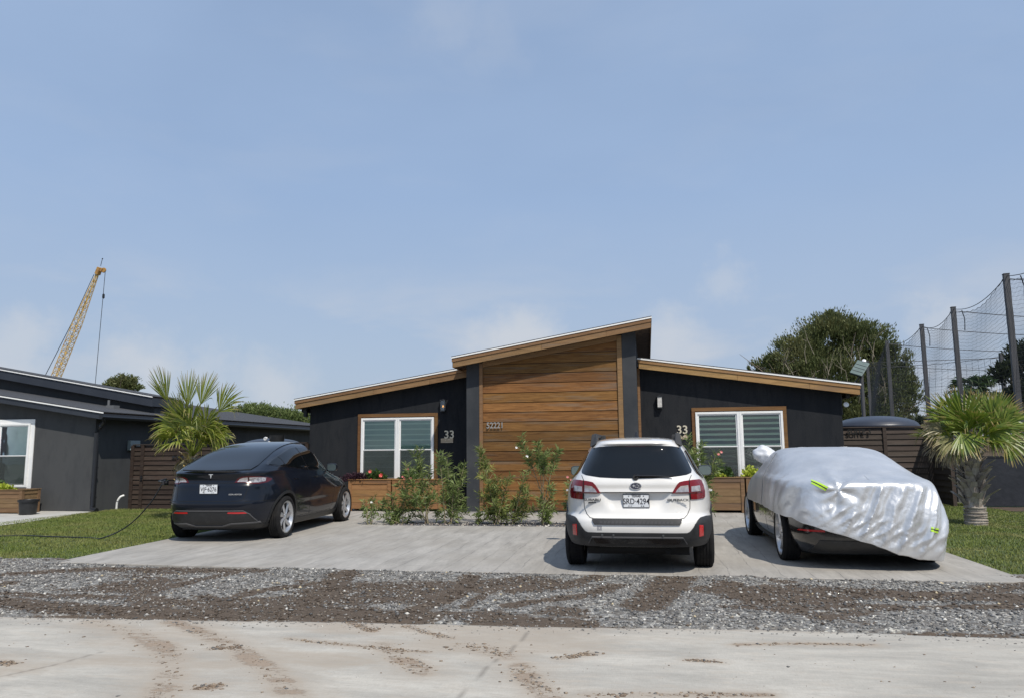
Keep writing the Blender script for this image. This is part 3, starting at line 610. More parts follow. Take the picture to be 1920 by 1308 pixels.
b = MB(); b.box(-8.64, -4.24, WY-.03, WY+.5, -.05, .035); b.box(-4.25, -.17, BY-.05, BY+.4, -.05, .045); b.box(-.16, 4.46, WY-.03, WY+.5, -.05, .035); b.build('foundation', m_conc, house)
sloperoof(house, -8.90, 2.80, -4.30, zL(-4.30), 18.2, HB, T, m_trimw)
sloperoof(house, -4.49, zC(-4.49), .17, zC(.17), 17.25, HB, T, m_trimw)
sloperoof(house, -.165, zR(-.165), 4.78, 2.87, 18.2, HB, T, m_trimr)
# gable cladding: shiplap planks, top course cut to the slope
def clip(poly, f):
    o = []
    for i in range(len(poly)):
        a, c = poly[i], poly[(i+1) % len(poly)]; fa, fc = f(a), f(c)
        if fa >= 0: o.append(a)
        if fa*fc < 0: u = fa/(fa-fc); o.append((a[0]+(c[0]-a[0])*u, a[1]+(c[1]-a[1])*u))
    return o
b = MB(); z = .07; pit = .2275; kz = .25; r_ = random.Random(4)
while z < 4.2:
    cuts = [-3.82]+([r_.uniform(-2.9, -1.3)] if r_.random() < .0 else [])+[-.635]
    for xa, xb in zip(cuts[:-1], cuts[1:]):
        q = clip([(xa+.001, z+.006), (xb-.001, z+.006), (xb-.001, z+pit-.006), (xa+.001, z+pit-.006)], lambda p: zC(p[0])-T-.09-p[1])
        if len(q) > 2:
            n = len(q); y0 = BY+.034
            v = [(x, y0-.012*(1-(zz-z)/pit)-(.0), zz) for x, zz in q]+[(x, BY+.056, zz) for x, zz in q]
            b.add(v, [list(range(n)), list(range(n, 2*n))[::-1]]+[(i, n+i, n+(i+1) % n, (i+1) % n) for i in range(n)])
    z += pit
cl = b.build('wood_cladding', m_clad, house, bevel=.009)
b = MB(); b.box(-3.9, -.53, BY+.050, BY+.0585, .05, zC(-3.9)-T+.02); b.prism([(-3.9, BY+.05, zC(-3.9)-T), (-.53, BY+.05, zC(-3.9)-T), (-.53, BY+.05, zC(-.53)-T+.03)], (0, .008, 0)); b.build('backing_board', mat('dark_gap', (.02, .012, .008), .9), house)
b = MB(); b.box(-3.903, -3.822, BY-.012, BY+.05, .06, zC(-3.9)-T+.03); b.box(-.633, -.522, BY-.012, BY+.05, .06, zC(-.63)-T+.03)
b.prism([(-3.82, BY-.002, zC(-3.82)-T-.085), (-.635, BY-.002, zC(-.635)-T-.085), (-.635, BY-.002, zC(-.635)-T+.04), (-3.82, BY-.002, zC(-3.82)-T+.04)], (0, .04, 0))
b.build('corner_trim', m_trimw, house, bevel=.003)
b = MB(); b.box(-.198, -.135, WY-.05, WY-.002, .05, zR(-.17)-T+.03); b.build('corner_trim', m_trimw, house, bevel=.003)
b = MB(); b.box(-3.9, -.53, BY-.005, BY+.03, .046, .075); b.build('base_flashing', m_black, house)
b = MB(); b.box(4.44, 4.47, WY+.1, WY+.18, 2.2, zR(4.42)-T); b.tube([(4.60, WY+.1, 2.62), (4.60, 27, 2.60)], .05, 8); b.build('gutter', m_black, house); b = MB(); b.box(-8.73, -8.65, WY-.12, WY-.02, 2.36, zL(-8.7)-T+.02); b.tube([(-8.8, WY, 2.52), (-8.8, 27, 2.5)], .05, 8); b.build('gutter', m_black, house)
b = MB(); b.lathe([(0, -.03), (.05, -.03), (.06, .01), (0, .03)], 14, M=Matrix.Translation((4.52, WY-.02, 2.42))@Matrix.Rotation(1.2, 4, 'X')); b.build('floodlight', m_white, house, True)
# windows
m_blL = mat('pale_green_blind', (.34, .43, .36), .8, var=(.8, (.24, .32, .27), .4, .65)); m_blLs = mat('pale_green_blind_band', (.52, .60, .50), .8)
m_blR = mat('dark_blind_sheer', (.012, .026, .022), .8); m_blRs = mat('sage_blind_band', (.50, .58, .44), .8)
wintrim(house, -7.28, -5.17, .70, 2.405, WY); wintrim(house, 1.05, 3.20, .70, 2.41, WY)
window(house, -7.18, -5.265, .72, 2.30, WY, [-6.21], m_blL, m_blLs, .135, .035, label='white twin double hung window with pale green blinds')
window(house, 1.135, 3.11, .72, 2.305, WY, [2.135], m_blR, m_blRs, .125, .05, label='white twin double hung window with striped dark green blinds')
lantern(house, -5.02, 2.58, WY, True); lantern(house, .32, 2.56, WY, False)
# numbers and plaques
m_brass = mat('pale_brushed_metal', (.62, .56, .44), .4, .3); m_plq = mat('tan_plaque', (.38, .30, .21), .7, var=(25, (.55, .48, .36), .5, .62))
RX = (rad(90), 0, 0)
text('house_number', '33', .275, (-4.875, WY-.016, 1.85), RX, m_brass, house, .006, off=.004)
text('house_number', '33', .275, (.82, WY-.016, 1.89), RX, m_brass, house, .006, off=.004)
text('street_number', '52221', .195, (-3.525, BY-.008, 2.035), RX, mat('brushed_steel', (.42, .41, .38), .4, .6), house, .008, off=.002, sx=.86)
b = MB(); b.box(-5.09, -4.775, WY-.016, WY-.002, 1.655, 1.765); b.build('plaque', m_plq, house)
b = MB(); b.prism([(.70, WY-.014, 1.675), (.94, WY-.014, 1.675), (.94, WY-.014, 1.75), (.88, WY-.014, 1.79), (.82, WY-.014, 1.73), (.76, WY-.014, 1.79), (.70, WY-.014, 1.73)], (0, .012, 0)); b.build('plaque', m_plq, house)
b = MB(); b.box(-4.52, -4.44, WY-.06, WY-.002, .62, .82); b.build('outlet_box', mat('grey_box', (.10, .11, .12), .5), house, bevel=.008)
rebase(house, (-2.1, 18.5, 0))

# ------------------------------------------------------------ neighbour house
nb = empty('neighbor_house', label='grey stucco neighbour house with two stepped sloping slate blue roofs at left', cat='house')
NY = 17.6; kN = (2.55-3.01)/(-13.88+16.78); zN = lambda x: 3.01+kN*(x+16.78)
def nwall(pts, Y, d): b = MB(); b.prism([(x, Y, z) for x, z in pts], (0, d, 0)); b.build('wall', m_nb, nb)
nwall([(-21.5, -.1), (-14.12, -.1), (-14.12, zN(-14.12)-.12), (-21.5, zN(-21.5)-.12)], NY, 14.5)
nwall([(-21.5, 2.4), (-14.35, 2.4), (-14.35, 2.95), (-21.5, 4.10)], NY+2.7, .9)
sloperoof(nb, -22, zN(-22), -13.70, zN(-13.70), NY-.3, 32.3, .19, m_nbf, double=False, side=False)
kU = (3.14-4.12)/(-14.38+19.76); zU = lambda x: 4.12+kU*(x+19.76)
sloperoof(nb, -22, zU(-22), -14.25, zU(-14.25), NY+2.4, NY+3.7, .30, m_nbf, double=False, side=False)
m_blN = mat('sage_curtain', (.34, .46, .37), .8, var=(1.5, (.22, .32, .26), .4, .65)); m_blNs = mat('dark_room', (.03, .05, .045), .8)
m_wh2 = m_white
bq = MB(); bq.box(-18.06, -15.91, NY-.03, NY-.002, 2.281, 2.39); bq.box(-18.06, -17.951, NY-.03, NY-.002, .52, 2.28); bq.box(-16.019, -15.91, NY-.03, NY-.002, .52, 2.28); bq.box(-17.95, -16.02, NY-.03, NY-.002, .52, .619); bq.build('window_trim', m_white, nb, bevel=.004)
window(nb, -17.95, -16.02, .62, 2.28, NY, [-16.98], m_blN, m_blN, 3., .1)
b = MB(); gx, gy = -14.02, NY-.07
b.tube([(gx+.14, NY-.02, 2.28), (gx+.1, gy, 2.16), (gx, gy, 2.0), (gx, gy, .16), (gx+.02, gy-.03, .07), (gx+.2, gy-.09, .04)], .062, 10); b.tube([(-13.72, NY-.34, 2.40), (-13.72, 32, 2.36)], .06, 8); b.tube([(-13.72, NY-.25, 2.36), (-13.8, NY-.1, 2.28), (gx+.1, gy, 2.16)], .04, 8)
for z in (1.9, 1.1, .35): b.box(gx-.06, gx+.06, gy-.03, NY-.002, z, z+.03)
b.build('downspout', m_black, nb, True)
b = MB(); b.tube(crom([(-13.95, NY+.75, -.05), (-13.95, NY+.75, .10), (-13.93, NY+.75, .22), (-13.88, NY+.78, .32), (-13.82, NY+.85, .36)], 5), .026, 8); b.build('conduit', m_white, nb, True)
b = MB(); b.box(-14.11, -14.0, 18.85, 19.25, 1.55, 1.82); b.build('meter_box', mat('meter_grey', (.22, .27, .28), .5), nb, bevel=.01)
b = MB(); b.lathe([(0, 0), (.035, 0), (.035, .22), (0, .22)], 10, M=Matrix.Translation((-15.35, 19.6, zN(-15.35)))); b.box(-15.2, -14.95, 19.3, 19.55, zN(-15.1)-.02, zN(-15.1)+.09); b.build('roof_vent', mat('vent_grey', (.12, .125, .13), .6), nb)
rebase(nb, (-17.5, NY, 0))

# ------------------------------------------------------------ fences
def louvre(name, x0, x1, Y, z0, z1, pitch, m, label, cat, posts, group=None, hinge=False, latch=None, doors=()):
    root = empty(name, ((x0+x1)/2, Y, z0), 0, label, cat, group); ox = (x0+x1)/2
    ps = sorted(posts); b = MB(); r = random.Random(int(abs(x0*10)))
    for a, c in zip(ps[:-1], ps[1:]):
        z = z0+.02
        while z < z1-.03:
            h = min(pitch*1.12, z1-z); d = r.uniform(-.003, .003); yb = .012
            v = [(a-ox+.045, -.030+d, z-z0), (c-ox-.045, -.030+d, z-z0), (c-ox-.045, -.002+d, z+h-z0), (a-ox+.045, -.002+d, z+h-z0)]
            b.add(v+[(p[0], p[1]+.016, p[2]) for p in v], [(0, 1, 2, 3), (7, 6, 5, 4), (0, 4, 5, 1), (1, 5, 6, 2), (2, 6, 7, 3), (3, 7, 4, 0)]); z += pitch
    b.build('board_panel', m, root)
    for p_ in ps:
        b = MB(); b.box(p_-ox-.045, p_-ox+.045, -.055, .035, -.05, z1-z0+.02); b.build('post', m, root, bevel=.004)
    b = MB(); b.box(ps[0]-ox, ps[-1]-ox, -.06, .04, z1-z0+.021, z1-z0+.05); b.build('top_rail', m, root, bevel=.003)
    if hinge:
        for zz in (z1-z0-.3, .25):
            h = MB(); x = hinge-ox; h.box(x-.13, x+.13, -.066, -.056, zz-.012, zz+.012); h.box(x-.018, x+.018, -.071, -.056, zz-.05, zz+.05)
            for s_ in (-1, 1): h.prism([(x+s_*.13, -.064, zz-.035), (x+s_*.19, -.064, zz), (x+s_*.13, -.064, zz+.035), (x+s_*.09, -.064, zz)], (0, .006, 0))
            h.build('hinge', m_black, root)
    if latch:
        h = MB(); h.box(latch-ox-.02, latch-ox+.02, -.075, -.056, .76, .90); h.tube([(latch-ox, -.08, .83), (latch-ox, -.11, .83), (latch-ox+.09, -.11, .83)], .009, 6); h.build('latch', m_black, root)
    return root
louvre('wooden_fence', -13.85, -8.65, 18.6, -.02, 1.66, .128, m_fence, 'dark brown louvred board fence with gate between the grey house and the charcoal house', 'fence', [-13.72, -13.42, -12.35, -11.2, -9.9, -8.70], hinge=-12.35, latch=-13.40)
rt = louvre('wooden_fence', 4.47, 7.25, 21.5, .0, 1.93, .148, m_fencer, 'weathered brown louvred board fence right of the charcoal house, behind the covered car', 'fence', [4.52, 6.15, 7.22])
qs = at(1611, 809, 21.42); text('lettering', 'SUITE 3', .19, (qs.x-5.86, -.078, qs.z), RX, mat('ink_black', (.003, .003, .003), .6), rt, .006, sx=.95, off=.003)
gt = louvre('gate', 0, 1.25, 0, .0, 1.93, .148, m_fencer, 'brown louvred gate leaf standing open towards the palm', 'gate', [.05, 1.2])
gt.location = (7.30, 20.95, 0); gt.rotation_euler = (0, 0, rad(-87))
b = MB(); b.box(-.05, .05, -.05, .05, 0, 1.75); o = b.build('fence_post', mat('grey_post', (.10, .105, .11), .8), None, bevel=.005); o.location = (8.0, 21.9, 0); tag(o, 'grey post standing beside the open gate left of the right palm trunk', 'post')
# low timber fence and black panels at the far right
rt = empty('wooden_fence', (11.5, 24, 0), 0, 'distant horizontal board fence behind the black panels at the right', 'fence')
b = MB(); r = random.Random(2)
for i in range(11): b.box(-3.6, 4.5, -.02+r.uniform(-.004, .004), .0, .05+i*.155, .05+i*.155+.13)
b.build('board_panel', woodmat('old_fence_wood', (.13, .095, .07), (.20, .155, .12), (.16, .14, .12), .2), rt)
for i in range(5): b = MB(); b.box(-3.6+i*2-.05, -3.6+i*2+.05, .003, .1, 0, 1.85); b.build('post', m_fencer, rt)
rt = empty('wind_screen_fence', (9.6, 20.1, 0), 0, 'low fence of black fabric panels standing on bare soil behind the right palm', 'fence')
b = MB()
for i in range(4): b.box(-1.9+i*1.45, -1.9+i*1.45+1.40, -.01, .015, .03, 1.17)
b.build('fabric_panel', mat('black_fabric', (.010, .013, .020), .8, var=(3, (.018, .021, .03), .4, .7), bump=(5, .5, .03)), rt)
b = MB(); [b.box(-1.93+i*1.45, -1.90+i*1.45, -.03, .03, 0, 1.22) for i in range(5)]; b.box(-1.9, 3.9, -.02, .025, 1.17, 1.21); b.build('frame', m_black, rt)

# domed tanks behind the fences
m_tank = mat('tank_plastic', (.030, .036, .052), .38, var=(3, (.04, .046, .062), .4, .7))
def tank(x, y, R_, h, label):
    b = MB(); pr = [(R_, 0), (R_*1.0, h*.86), (R_*1.02, h*.87), (R_*1.02, h*.89)]+[(R_*math.cos(a), h*.89+.42*R_*math.sin(a)*.62) for a in [rad(q) for q in range(5, 90, 8)]]+[(.001, h*.89+.42*R_*.62)]
    b.lathe(pr, 48); o = b.build('water_tank', m_tank, None, True, sharp=50); o.location = (x, y, 0); tag(o, label, 'tank', 'domed water tanks behind the fences')
tank(6.55, 23.6, 1.12, 2.30, 'dark domed water tank showing above the right fence, next to the house')
tank(-11.25, 21.6, .88, 1.86, 'dark domed water tank showing above the left fence behind the navy car')
qb = at(519, 828, 19.8); rt = empty('light_basket', (qb.x, 19.8, qb.z), 0, 'black round basket with two white spotlights standing above the left fence', 'lamp')
b = MB(); b.lathe([(.0, -.0), (.17, .0), (.20, .03), (.215, .19), (.20, .19), (.18, .05), (0, .04)], 20); b.tube([(0, 0, -1.78), (0, 0, .02)], .03, 8); b.build('basket', m_blk, rt, True)
for dx, dz in ((-.24, .10), (-.13, -.02)):
    b = MB(); b.lathe([(0, -.05), (.035, -.05), (.05, .03), (.045, .05), (0, .045)], 14, M=Matrix.Translation((dx, -.18, dz))@Matrix.Rotation(rad(100), 4, 'X')); b.build('spotlight', m_white, rt, True)

# ------------------------------------------------------------ planter boxes
def planter(x0, x1, y0, y1, z0, z1, m, label, group, cuth=False):
    cx, cy = (x0+x1)/2, (y0+y1)/2; rt = empty('planter_box', (cx, cy, z0), 0, label, 'planter', group); W, D, H = (x1-x0)/2, (y1-y0)/2, z1-z0; pw = .085
    for sx_ in (-1, 1):
        for sy in (-1, 1):
            b = MB(); b.box(sx_*W-(pw if sx_ > 0 else 0), sx_*W+(0 if sx_ > 0 else pw), sy*D-(pw if sy > 0 else 0), sy*D+(0 if sy > 0 else pw), 0, H-.022); b.build('corner_post', m, rt, bevel=.004)
    b = MB(); n = 4; hh = (H-.06-.1)/n
    for i in range(n):
        za, zb = .05+i*hh+.003, .05+(i+1)*hh-.003
        b.box(-W+pw, W-pw, -D+.022, -D+.04, za, zb); b.box(-W+pw, W-pw, D-.04, D-.022, za, zb); b.box(-W+.022, -W+.04, -D+pw, D-pw, za, zb); b.box(W-.04, W-.022, -D+pw, D-pw, za, zb)
    b.build('board_panel', m, rt, bevel=.003)
    b = MB(); b.box(-W+pw, W-pw, -D+.006, -D+.035, H-.115, H-.022); b.box(W-.035, W-.006, -D+pw, D-pw, H-.115, H-.022); b.box(-W+.006, -W+.035, -D+pw, D-pw, H-.115, H-.022); b.box(-W+pw, W-pw, D-.035, D-.006, H-.115, H-.022)
    b.box(-W-.012, W+.012, -D-.012, -D+.07, H-.02, H); b.box(-W-.012, W+.012, D-.07, D+.012, H-.02, H); b.box(-W-.012, -W+.07, -D+.071, D-.071, H-.02, H); b.box(W-.07, W+.012, -D+.071, D-.071, H-.02, H)
    b.build('rim', m, rt, bevel=.003)
    b = MB(); b.box(-W+.042, W-.042, -D+.042, D-.042, .06, H-.06); b.build('soil', mat('potting_soil', (.045, .03, .02), .95, bump=(40, .8)), rt); return rt
planter(-7.29, -6.20, 17.93, 18.42, .02, .785, m_plant, 'honey brown wooden planter under the left window, nearer the navy car', 'wooden planters under the windows')
planter(-6.16, -4.92, 17.93, 18.42, .02, .78, m_plant, 'honey brown wooden planter under the left window, nearer the wood clad bay', 'wooden planters under the windows')
planter(1.02, 2.12, 17.93, 18.42, .02, .81, m_plant2, 'dull brown wooden planter under the right window, seen between the white and covered cars', 'wooden planters under the windows')
planter(2.155, 3.28, 17.93, 18.42, .02, .81, m_plant2, 'dull brown wooden planter under the right window, mostly hidden by the covered car', 'wooden planters under the windows')
q = at(40, 940, 16.75); planter(q.x-1.3, q.x, 16.75, 17.35, -.02, .60, m_plant2, 'brown wooden planter under the neighbour window at the left edge', 'wooden planters under the windows')
q = at(52, 960, 16.55)
rt = empty('plant_pot', (q.x, 16.55, -.0), 0, 'black plastic nursery pot beside the neighbour planter', 'pot')
b = MB(); b.lathe([(0, .0), (.175, .0), (.185, .02), (.205, .33), (.0, .33)], 28); b.build('pot_body', m_blk, rt, True)
b = MB(); b.lathe([(.205, .315), (.232, .315), (.236, .37), (.215, .372), (.20, .33), (.205, .315)], 28); b.build('pot_rim', m_black, rt, True)
# ------------------------------------------------------------ palms
def palmleafmat(name, a, b, brown):
    m, t, p, L = nodemat(name); g = N(t, 'ShaderNodeNewGeometry'); col = mixc(t, g.outputs['Random Per Island'], a, b)
    tp = attr(t, 'tip'); dd = attr(t, 'dead')
    col = mixc(t, rng(t, mth(t, 'ADD', tp, mth(t, 'MULTIPLY', g.outputs['Random Per Island'], .35)), .88, 1.2, 0., .8), col, brown)
    col = mixc(t, dd, col, mixc(t, g.outputs['Random Per Island'], (.20, .16, .10), (.40, .33, .22)))
    L(col, p.inputs['Base Color']); p.inputs['Roughness'].default_value = .42; p.inputs['Specular IOR Level'].default_value = .5
    tr = N(t, 'ShaderNodeBsdfTranslucent'); L(col, tr.inputs[0]); ms = N(t, 'ShaderNodeMixShader'); ms.inputs[0].default_value = .25
    L(p.outputs[0], ms.inputs[1]); L(tr.outputs[0], ms.inputs[2]); L(ms.outputs[0], t.nodes['Material Output'].inputs[0]); return m
class Fans:
    def __init__(s, seed): s.V = []; s.T = []; s.D = []; s.r = np.random.RandomState(seed)
    def strip(s, P_, W, T_, dead):
        for i in range(len(P_)-1):
            s.V.append([P_[i]-W[i], P_[i]+W[i], P_[i+1]+W[i+1], P_[i+1]-W[i+1]]); s.T.append([T_[i], T_[i], T_[i+1], T_[i+1]]); s.D.append([dead]*4)
    def fan(s, origin, hub, axis, nrm, R_, spread=105, droop=.25, dead=0., nseg=30, cup=.25):
        r = s.r; o, h = np.array(origin, float), np.array(hub, float); axis = unit(np.array(axis, float)); nrm = unit(np.array(nrm, float)-axis*np.dot(nrm, axis)); side = np.cross(axis, nrm)
        # petiole
        k = 6; ts = np.linspace(0, 1, k); mid = (o+h)/2+np.array([0, 0, -.06])*0; Pp = [o*(1-u)**2+2*u*(1-u)*mid+h*u*u for u in ts]
        pw = np.cross(h-o, nrm); pw = unit(pw)*.013; s.strip(Pp, [pw*(1.5-.6*u) for u in ts], [0]*k, dead)
        for j in range(nseg):
            f = (j+.5)/nseg*2-1; a = rad(spread)*f*(1+.02*r.randn()); L_ = R_*(1-.28*abs(f)**2.2)*(.9+.14*r.rand()); d = axis*math.cos(a)+side*math.sin(a)
            d = unit(d+nrm*(cup*abs(math.sin(a))+.06*r.randn())); wmax = math.tan(rad(spread/nseg))*R_*.74; n = 7; P_ = []; W = []; T_ = []
            sd = unit(np.cross(d, nrm)); dr_ = droop*(.6+1.1*r.rand()); split = .56+.12*r.rand(); bent = r.rand() < .16
            for i in range(n):
                u = i/(n-1); q = h+d*L_*u; q = q+np.array([0, 0, -1])*dr_*L_*max(0, u-.35)**2*1.7
                if bent and u > .6: q = q+np.array([0, 0, -1])*L_*(u-.6)*.9-d*L_*(u-.6)*.55
                wd = wmax*(min(u/split, 1) if u < split else 1-(u-split)/(1-split)*.93)+.0015
                P_.append(q); W.append((sd*.96+nrm*.30*(1 if j % 2 else -1))*wd); T_.append(u)
            s.strip(P_, W, T_, dead)
    def build(s, name, m, parent):
        V = np.array(s.V); o = npmesh(name, V, 4, m, parent); me = o.data
        # strips of one segment stay separate quads: give each strip the same tint through a smooth attribute
        for nme, arr in (('tip', s.T), ('dead', s.D)):
            a_ = me.attributes.new(nme, 'FLOAT', 'POINT'); a_.data.foreach_set('value', np.array(arr, np.float32).ravel())
        return o
m_palm = palmleafmat('palm_frond', (.14, .19, .022), (.27, .30, .05), (.34, .25, .11))
m_palm2 = palmleafmat('palm_frond_deep', (.10, .165, .02), (.22, .27, .04), (.36, .24, .11))
m_boot = mat('palm_boot', (.36, .32, .275), .9, var=(9, (.22, .185, .155), .4, .65), var2=(30, (.48, .44, .38), .55, .75), bump=(40, .7), island=.25)
m_boot2 = mat('palm_boot_golden', (.36, .30, .19), .85, var=(7, (.5, .36, .1), .5, .62), var2=(20, (.22, .18, .14), .5, .7), bump=(40, .6), island=.25)
def boots(b, r, z0, z1, R0, n, ln, lean=(0, 0), out=.75):
    for i in range(n):
        u = i/n; z = z0+(z1-z0)*u; a = i*2.4+r.uniform(-.3, .3); L_ = ln*r.uniform(.7, 1.25); c, s_ = math.cos(a), math.sin(a); cx, cy = lean[0]*z, lean[1]*z
        o = out*r.uniform(.6, 1.3); p0 = Vector((cx+c*R0*.75, cy+s_*R0*.75, z)); p1 = p0+Vector((c*o*.45, s_*o*.45, .55))*L_; p2 = p1+Vector((c*o*.8, s_*o*.8, .5))*L_*.8
        tn = Vector((-s_, c, 0)); nr = Vector((c, s_, 0)); w0, w1, w2 = .085, .06, .045+r.uniform(0, .016)
        v = []
        for p_, w_, th in ((p0, w0, .04), (p1, w1, .026), (p2, w2, .018)): v += [p_-tn*w_-nr*th*.3, p_+nr*th, p_+tn*w_-nr*th*.3, p_-nr*th*.7]
        b.add(v, [(i_*4+k, i_*4+(k+1) % 4, (i_+1)*4+(k+1) % 4, (i_+1)*4+k) for i_ in range(2) for k in range(4)]+[(8, 9, 10, 11), (3, 2, 1, 0)])
# left palm, behind the navy car
PX = Vector((-10.42, 15.9, 0)); pr_ = empty('palm_tree', PX, 0, 'young fan palm with three upright fronds, behind the navy car on the left lawn', 'palm')
r = random.Random(3); b = MB(); b.tube([(0, 0, -.05), (.03, 0, .5), (.10, 0, 1.0), (.17, 0, 1.35)], [.13, .11, .10, .09], 14); boots(b, r, .55, 1.35, .10, 26, .19, (.12, 0), .9); b.build('trunk', m_boot2, pr_)
F_ = Fans(5); cC = np.array([.20, 0, 1.40]); loc_ = lambda px, py, dy=0.: np.array(at(px, py, 15.9+dy)-PX)
NRM = np.array([-.25, -1, .1])
for hub, ax, R_, sp, dr, dy in [((314, 752), (-.32, -.1, .95), .82, 33, .03, -.1), ((352, 760), (-.05, .1, 1), .82, 38, .05, .1), ((376, 758), (.35, 0, .93), .80, 42, .06, -.05), ((410, 772), (.62, -.1, .78), .84, 52, .30, 0),
      ((345, 790), (-.25, -.3, .9), .72, 60, .1, -.3), ((358, 798), (.1, -.35, .9), .78, 95, .25, -.38), ((385, 800), (.6, -.3, .6), .66, 90, .35, -.3), ((330, 800), (-.8, -.2, .4), .58, 95, .5, -.2), ((400, 812), (.9, -.2, .1), .58, 95, .6, -.25)]:
    F_.fan(cC, loc_(*hub, dy), ax, NRM, R_*1.08, sp*.95, dr*.7, 0., 42, .10)
for k in range(15):
    a = k*2.4; el = .25+.9*F_.r.rand(); d = np.array([math.cos(a)*math.cos(el), math.sin(a)*math.cos(el), math.sin(el)]); lp = .30+.35*F_.r.rand()
    F_.fan(cC, cC+d*lp+[0, 0, .08], d+[0, 0, -.25], np.cross(np.cross(d, [0, 0, 1.]), d)+.35*F_.r.randn(3), .50+.12*F_.r.rand(), 88, .38, 0., 26, .25)
for k in range(6):
    a = k*1.05+.3; d = np.array([math.cos(a), math.sin(a), -.35]); F_.fan(cC-[0, 0, .05], cC+d*.25, d+[0, 0, -.9], np.array([0, 0, .3])+d, .32, 30, .3, .8, 14, .3)
F_.build('crown', m_palm, pr_)
# right palm
PX = Vector((6.02, 15.8, 0)); pr_ = empty('palm_tree', PX, 0, 'stout fan palm with thick shaggy trunk on the right lawn beside the covered car', 'palm')
r = random.Random(9); b = MB(); b.tube([(0, 0, -.05), (0, 0, .08), (0, 0, .2), (0, 0, .5), (0, 0, .9), (.02, 0, 1.3)], [.20, .185, .175, .14, .10, .09], 20)
for i in range(7): b.lathe([(.16, .02+i*.045), (.205-.002*i, .035+i*.045), (.197, .055+i*.045), (.16, .06+i*.045)], 22, M=Matrix.Rotation(r.uniform(-.05, .05), 4, 'X')@Matrix.Rotation(r.uniform(-.05, .05), 4, 'Y'))
boots(b, r, .30, 1.05, .185, 44, .25, (0, 0), .80); boots(b, r, 1.0, 1.3, .16, 16, .26, (0, 0), .5); b.build('trunk', m_boot, pr_)
F_ = Fans(8); cC = np.array([.02, 0, 1.43]); loc_ = lambda px, py, dy=0.: np.array(at(px, py, 15.8+dy)-PX); NRM = np.array([-.2, -1, .25])
for hub, ax, R_, sp, dr, dy, de in [((1808, 790), (-.35, -.25, .9), .78, 62, .08, -.25, 0), ((1785, 785), (-.6, -.2, .65), .72, 55, .1, -.1, 0), ((1862, 785), (.35, -.1, .95), .66, 62, .1, -.1, 0), ((1880, 800), (.75, -.2, .5), .62, 75, .2, -.2, 0), ((1838, 780), (.0, .3, 1), .6, 60, .1, .3, 0),
      ((1802, 812), (.12, -.5, -.55), .62, 55, .1, -.55, 0), ((1858, 808), (.5, -.5, -.25), .52, 70, .5, -.45, 0), ((1885, 825), (.8, -.3, -.5), .5, 75, .5, -.3, 0), ((1790, 825), (-.6, -.3, -.4), .50, 70, .6, -.3, .55), ((1768, 805), (-.85, -.1, .0), .46, 60, .5, -.1, .75),
      ((1785, 838), (-.5, -.2, -.8), .42, 45, .3, -.1, 1.), ((1768, 828), (-.8, -.1, -.5), .45, 50, .4, .1, 1.), ((1812, 840), (-.1, -.3, -.95), .38, 45, .3, .2, 1.), ((1755, 800), (-.9, .1, .2), .3, 50, .4, .2, 1.)]:
    F_.fan(cC, loc_(*hub, dy), ax, NRM, R_*.95, sp, dr*.6, de, 30, .15)
for k in range(16):
    a = k*2.4; el = .2+.9*F_.r.rand(); d = np.array([math.cos(a)*math.cos(el), math.sin(a)*math.cos(el), math.sin(el)]); lp = .35+.3*F_.r.rand()
    F_.fan(cC, cC+d*lp, d+[0, 0, -.2], np.cross(np.cross(d, [0, 0, 1.]), d)+.2*F_.r.randn(3), .50+.14*F_.r.rand(), 78, .18, .0, 26, .25)
F_.build('crown', m_palm2, pr_)

# ------------------------------------------------------------ oleanders
m_ole = leafmat('oleander_leaf', (.10, .15, .045), (.25, .31, .105), (2.5, (.26, .29, .085), .55, .7)); m_ole2 = leafmat('oleander_leaf_yellowish', (.11, .15, .042), (.25, .29, .09), (3, (.34, .32, .09), .55, .7))
m_stem = mat('shrub_stem', (.26, .20, .14), .8, var=(15, (.17, .17, .09), .4, .6))
m_fw = mat('white_petals', (.85, .84, .80), .6); m_fp = mat('pink_petals', (.72, .16, .17), .6, var=(40, (.80, .35, .32), .4, .6))
def flower(b, p, s, r):
    p = Vector(p)
    for k in range(5):
        a = k*1.257+r.rand(); t = Vector((math.cos(a), -.25, math.sin(a))).normalized(); u = t.cross(Vector((0, 1, 0))).normalized()
        b.add([p, p+t*s*.55+u*s*.38, p+t*s+Vector((0, -.2*s, 0)), p+t*s*.55-u*s*.38], [(0, 1, 2, 3)])
